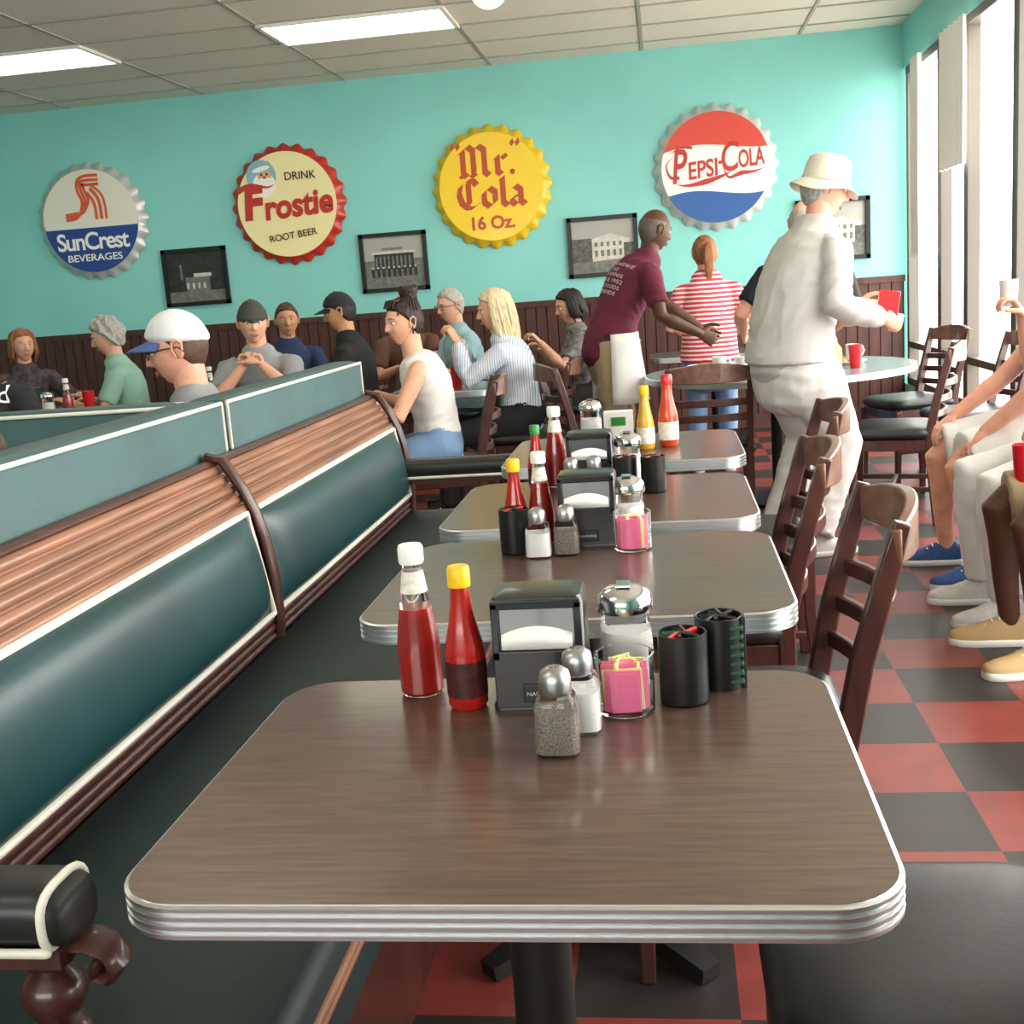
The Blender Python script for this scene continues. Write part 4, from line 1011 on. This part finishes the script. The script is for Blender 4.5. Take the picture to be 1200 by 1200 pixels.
person('gray_haired_person',(-3.36,6.95,.55),200,lean=8,s=.95,sk='old',shirt=c_greenb,hd=dict(hair='gray',style='curly'),headyaw=200,hpitch=-15,pants=c_khaki,legs=False,lh=(-3.65,6.7,.8),rh=(-3.7,7.0,.8))
person('woman_in_floral_top',(-4.42,7.55,.53),-45,lean=6,s=.93,female=True,sk='old',shirt=c_floral2,sleeve='long',hd=dict(hair='ginger',style='bob'),headyaw=-45,pants=c_blackp,legs=False,lh=(-3.95,7.4,.8),rh=(-4.2,7.15,.8))
E_,so,inf=person('man_in_black_sweatshirt',(-2.80,4.35,.58),-80,lean=0,s=1.05,g=1.1,sk='tan',shirt=c_black,sleeve='long',hd=dict(hair='black',style='short'),headyaw=-90,pants=c_khaki,legs=False)
decal(E_,so,inf,[('d',.045,0)],M['paper'],f=.86,side=1,h=.07,name='shirt_lettering',xo=.16)
person('child_in_booth',(-1.53,2.32,.485),0,lean=0,s=.80,sk='pink',shirt=c_gray,hd=dict(hair='brown',style='buzz'),headyaw=180,pants=c_khaki,legs=False)
person('man_in_navy_shirt',(-2.62,7.9,.54),-60,lean=4,s=.97,sk='tan',shirt=c_navy,hd=dict(hair='brown',style='short'),headyaw=-70,pants=c_khaki,legs=False,lh=(-2.3,7.6,.8),rh=(-2.5,7.5,.8))
chair(-1.12,5.60,190); chair(-.82,6.60,182); chair(-.50,8.0,190); chair(-1.93,7.25,185); chair(-1.36,8.12,215); chair(-1.92,8.45,-60)
chair(1.57,4.86,182); chair(1.56,4.28,182); chair(1.52,3.78,182); chair(-2.28,6.44,-88)
table('dining_table',-1.68,5.55,.70,.70); table('dining_table',-1.28,6.72,.62,.62,'tabgray')
table('dining_table',-2.55,6.85,.9,.62); table('dining_table',-3.75,6.75,.76,.9); table('dining_table',-1.15,7.85,.62,.5); table('dining_table',.35,8.3,.9,.62)
redcup(-1.20,6.60)
def mug(x,y,z=.751,m='ceramic'):
    b=MB(); b.lathe([(.030,0),(.036,.004),(.040,.085),(.037,.085),(.033,.008)],m,n=24,cap=False); b.lathe([(.03,0),(.03,.006)],m,n=24)
    b.tube([(.036,0,.07),(.058,0,.068),(.064,0,.045),(.055,0,.022),(.034,0,.02)],.005,m,8); b.obj('coffee_mug',loc=(x,y,z))
def plate(x,y,z=.751,r=.125,food=True):
    b=MB(); b.lathe([(r*.55,0),(r*.6,.006),(r,.018),(r,.021),(r*.58,.010),(.001,.009)],'ceramic',n=36)
    if food:
        for k in range(6): a=k*1.1; b.ell((.045*math.cos(a),.045*math.sin(a),.018),(.03,.025,.014),'food',10,6)
    b.obj('dinner_plate',loc=(x,y,z))
plate(.16,6.35); plate(.98,6.62); mug(.42,6.5); mug(.80,6.25); mug(.30,6.62); plate(.62,6.95,food=False); mug(1.08,6.95); redcup(1.0,6.35); plate(.25,6.9)
mug(-1.85,5.42); plate(-1.68,5.65); hot(-1.58,5.30); hot(-1.53,5.26,fill='mustard',name='mustard_bottle')
mug(-1.38,6.75); plate(-1.10,7.85); mug(-1.3,8.0)
for x,y,k in((-2.75,6.75,0),(-2.68,6.8,1),(-2.82,6.85,2),(-3.95,6.45,0),(-3.85,6.5,1),(-3.75,6.42,2),(-3.55,6.5,0),(-3.65,6.45,2)):
    if k==0: ketchup(x,y)
    elif k==1: hot(x,y,fill='mustard',name='mustard_bottle')
    else: sugar(x,y)
redcup(-3.48,6.62); plate(-2.45,6.8); napkin(-2.9,6.95); napkin(-3.9,6.7)
redcup(1.13,3.855,z=.57)
b=MB(); b.lathe([(.028,0),(.03,.004),(.034,.10),(.03,.10)],'ceramic',n=20); b.obj('drinking_cup',loc=(1.275,4.56,1.10))
b=MB(); b.box((0,0,0),(.09,.02,.11),'redcup',Matrix.Rotation(.15,3,'Y')); b.obj('menu_folder',loc=(.985,5.33,1.115),bevel=.003)
# ---------------------------------------------------------------- light
w=bpy.data.worlds.new('world'); scn.world=w; w.use_nodes=True; bg=w.node_tree.nodes['Background']; bg.inputs[0].default_value=(1,.965,.91,1); bg.inputs[1].default_value=11
for i,(y0,y1) in enumerate(((6.0,9.7),(3.0,6.0),(.6,3.0))):
    l=bpy.data.lights.new('window_portal','AREA'); l.shape='RECTANGLE'; l.size=y1-y0; l.size_y=2.4; l.cycles.is_portal=True
    o=bpy.data.objects.new('window_portal',l); COL.objects.link(o); o.location=(XR+.14,(y0+y1)/2,1.52); o.rotation_euler=(math.radians(90),0,math.radians(90))
l=bpy.data.lights.new('window_portal','AREA'); l.shape='RECTANGLE'; l.size=wx1-wx0; l.size_y=wz1-wz0; l.cycles.is_portal=True
o=bpy.data.objects.new('window_portal',l); COL.objects.link(o); o.location=((wx0+wx1)/2,YF-.16,(wz0+wz1)/2); o.rotation_euler=(math.radians(90),0,0)  # portal for the added fill opening behind the camera
scn.view_settings.view_transform='Standard'; scn.view_settings.exposure=0
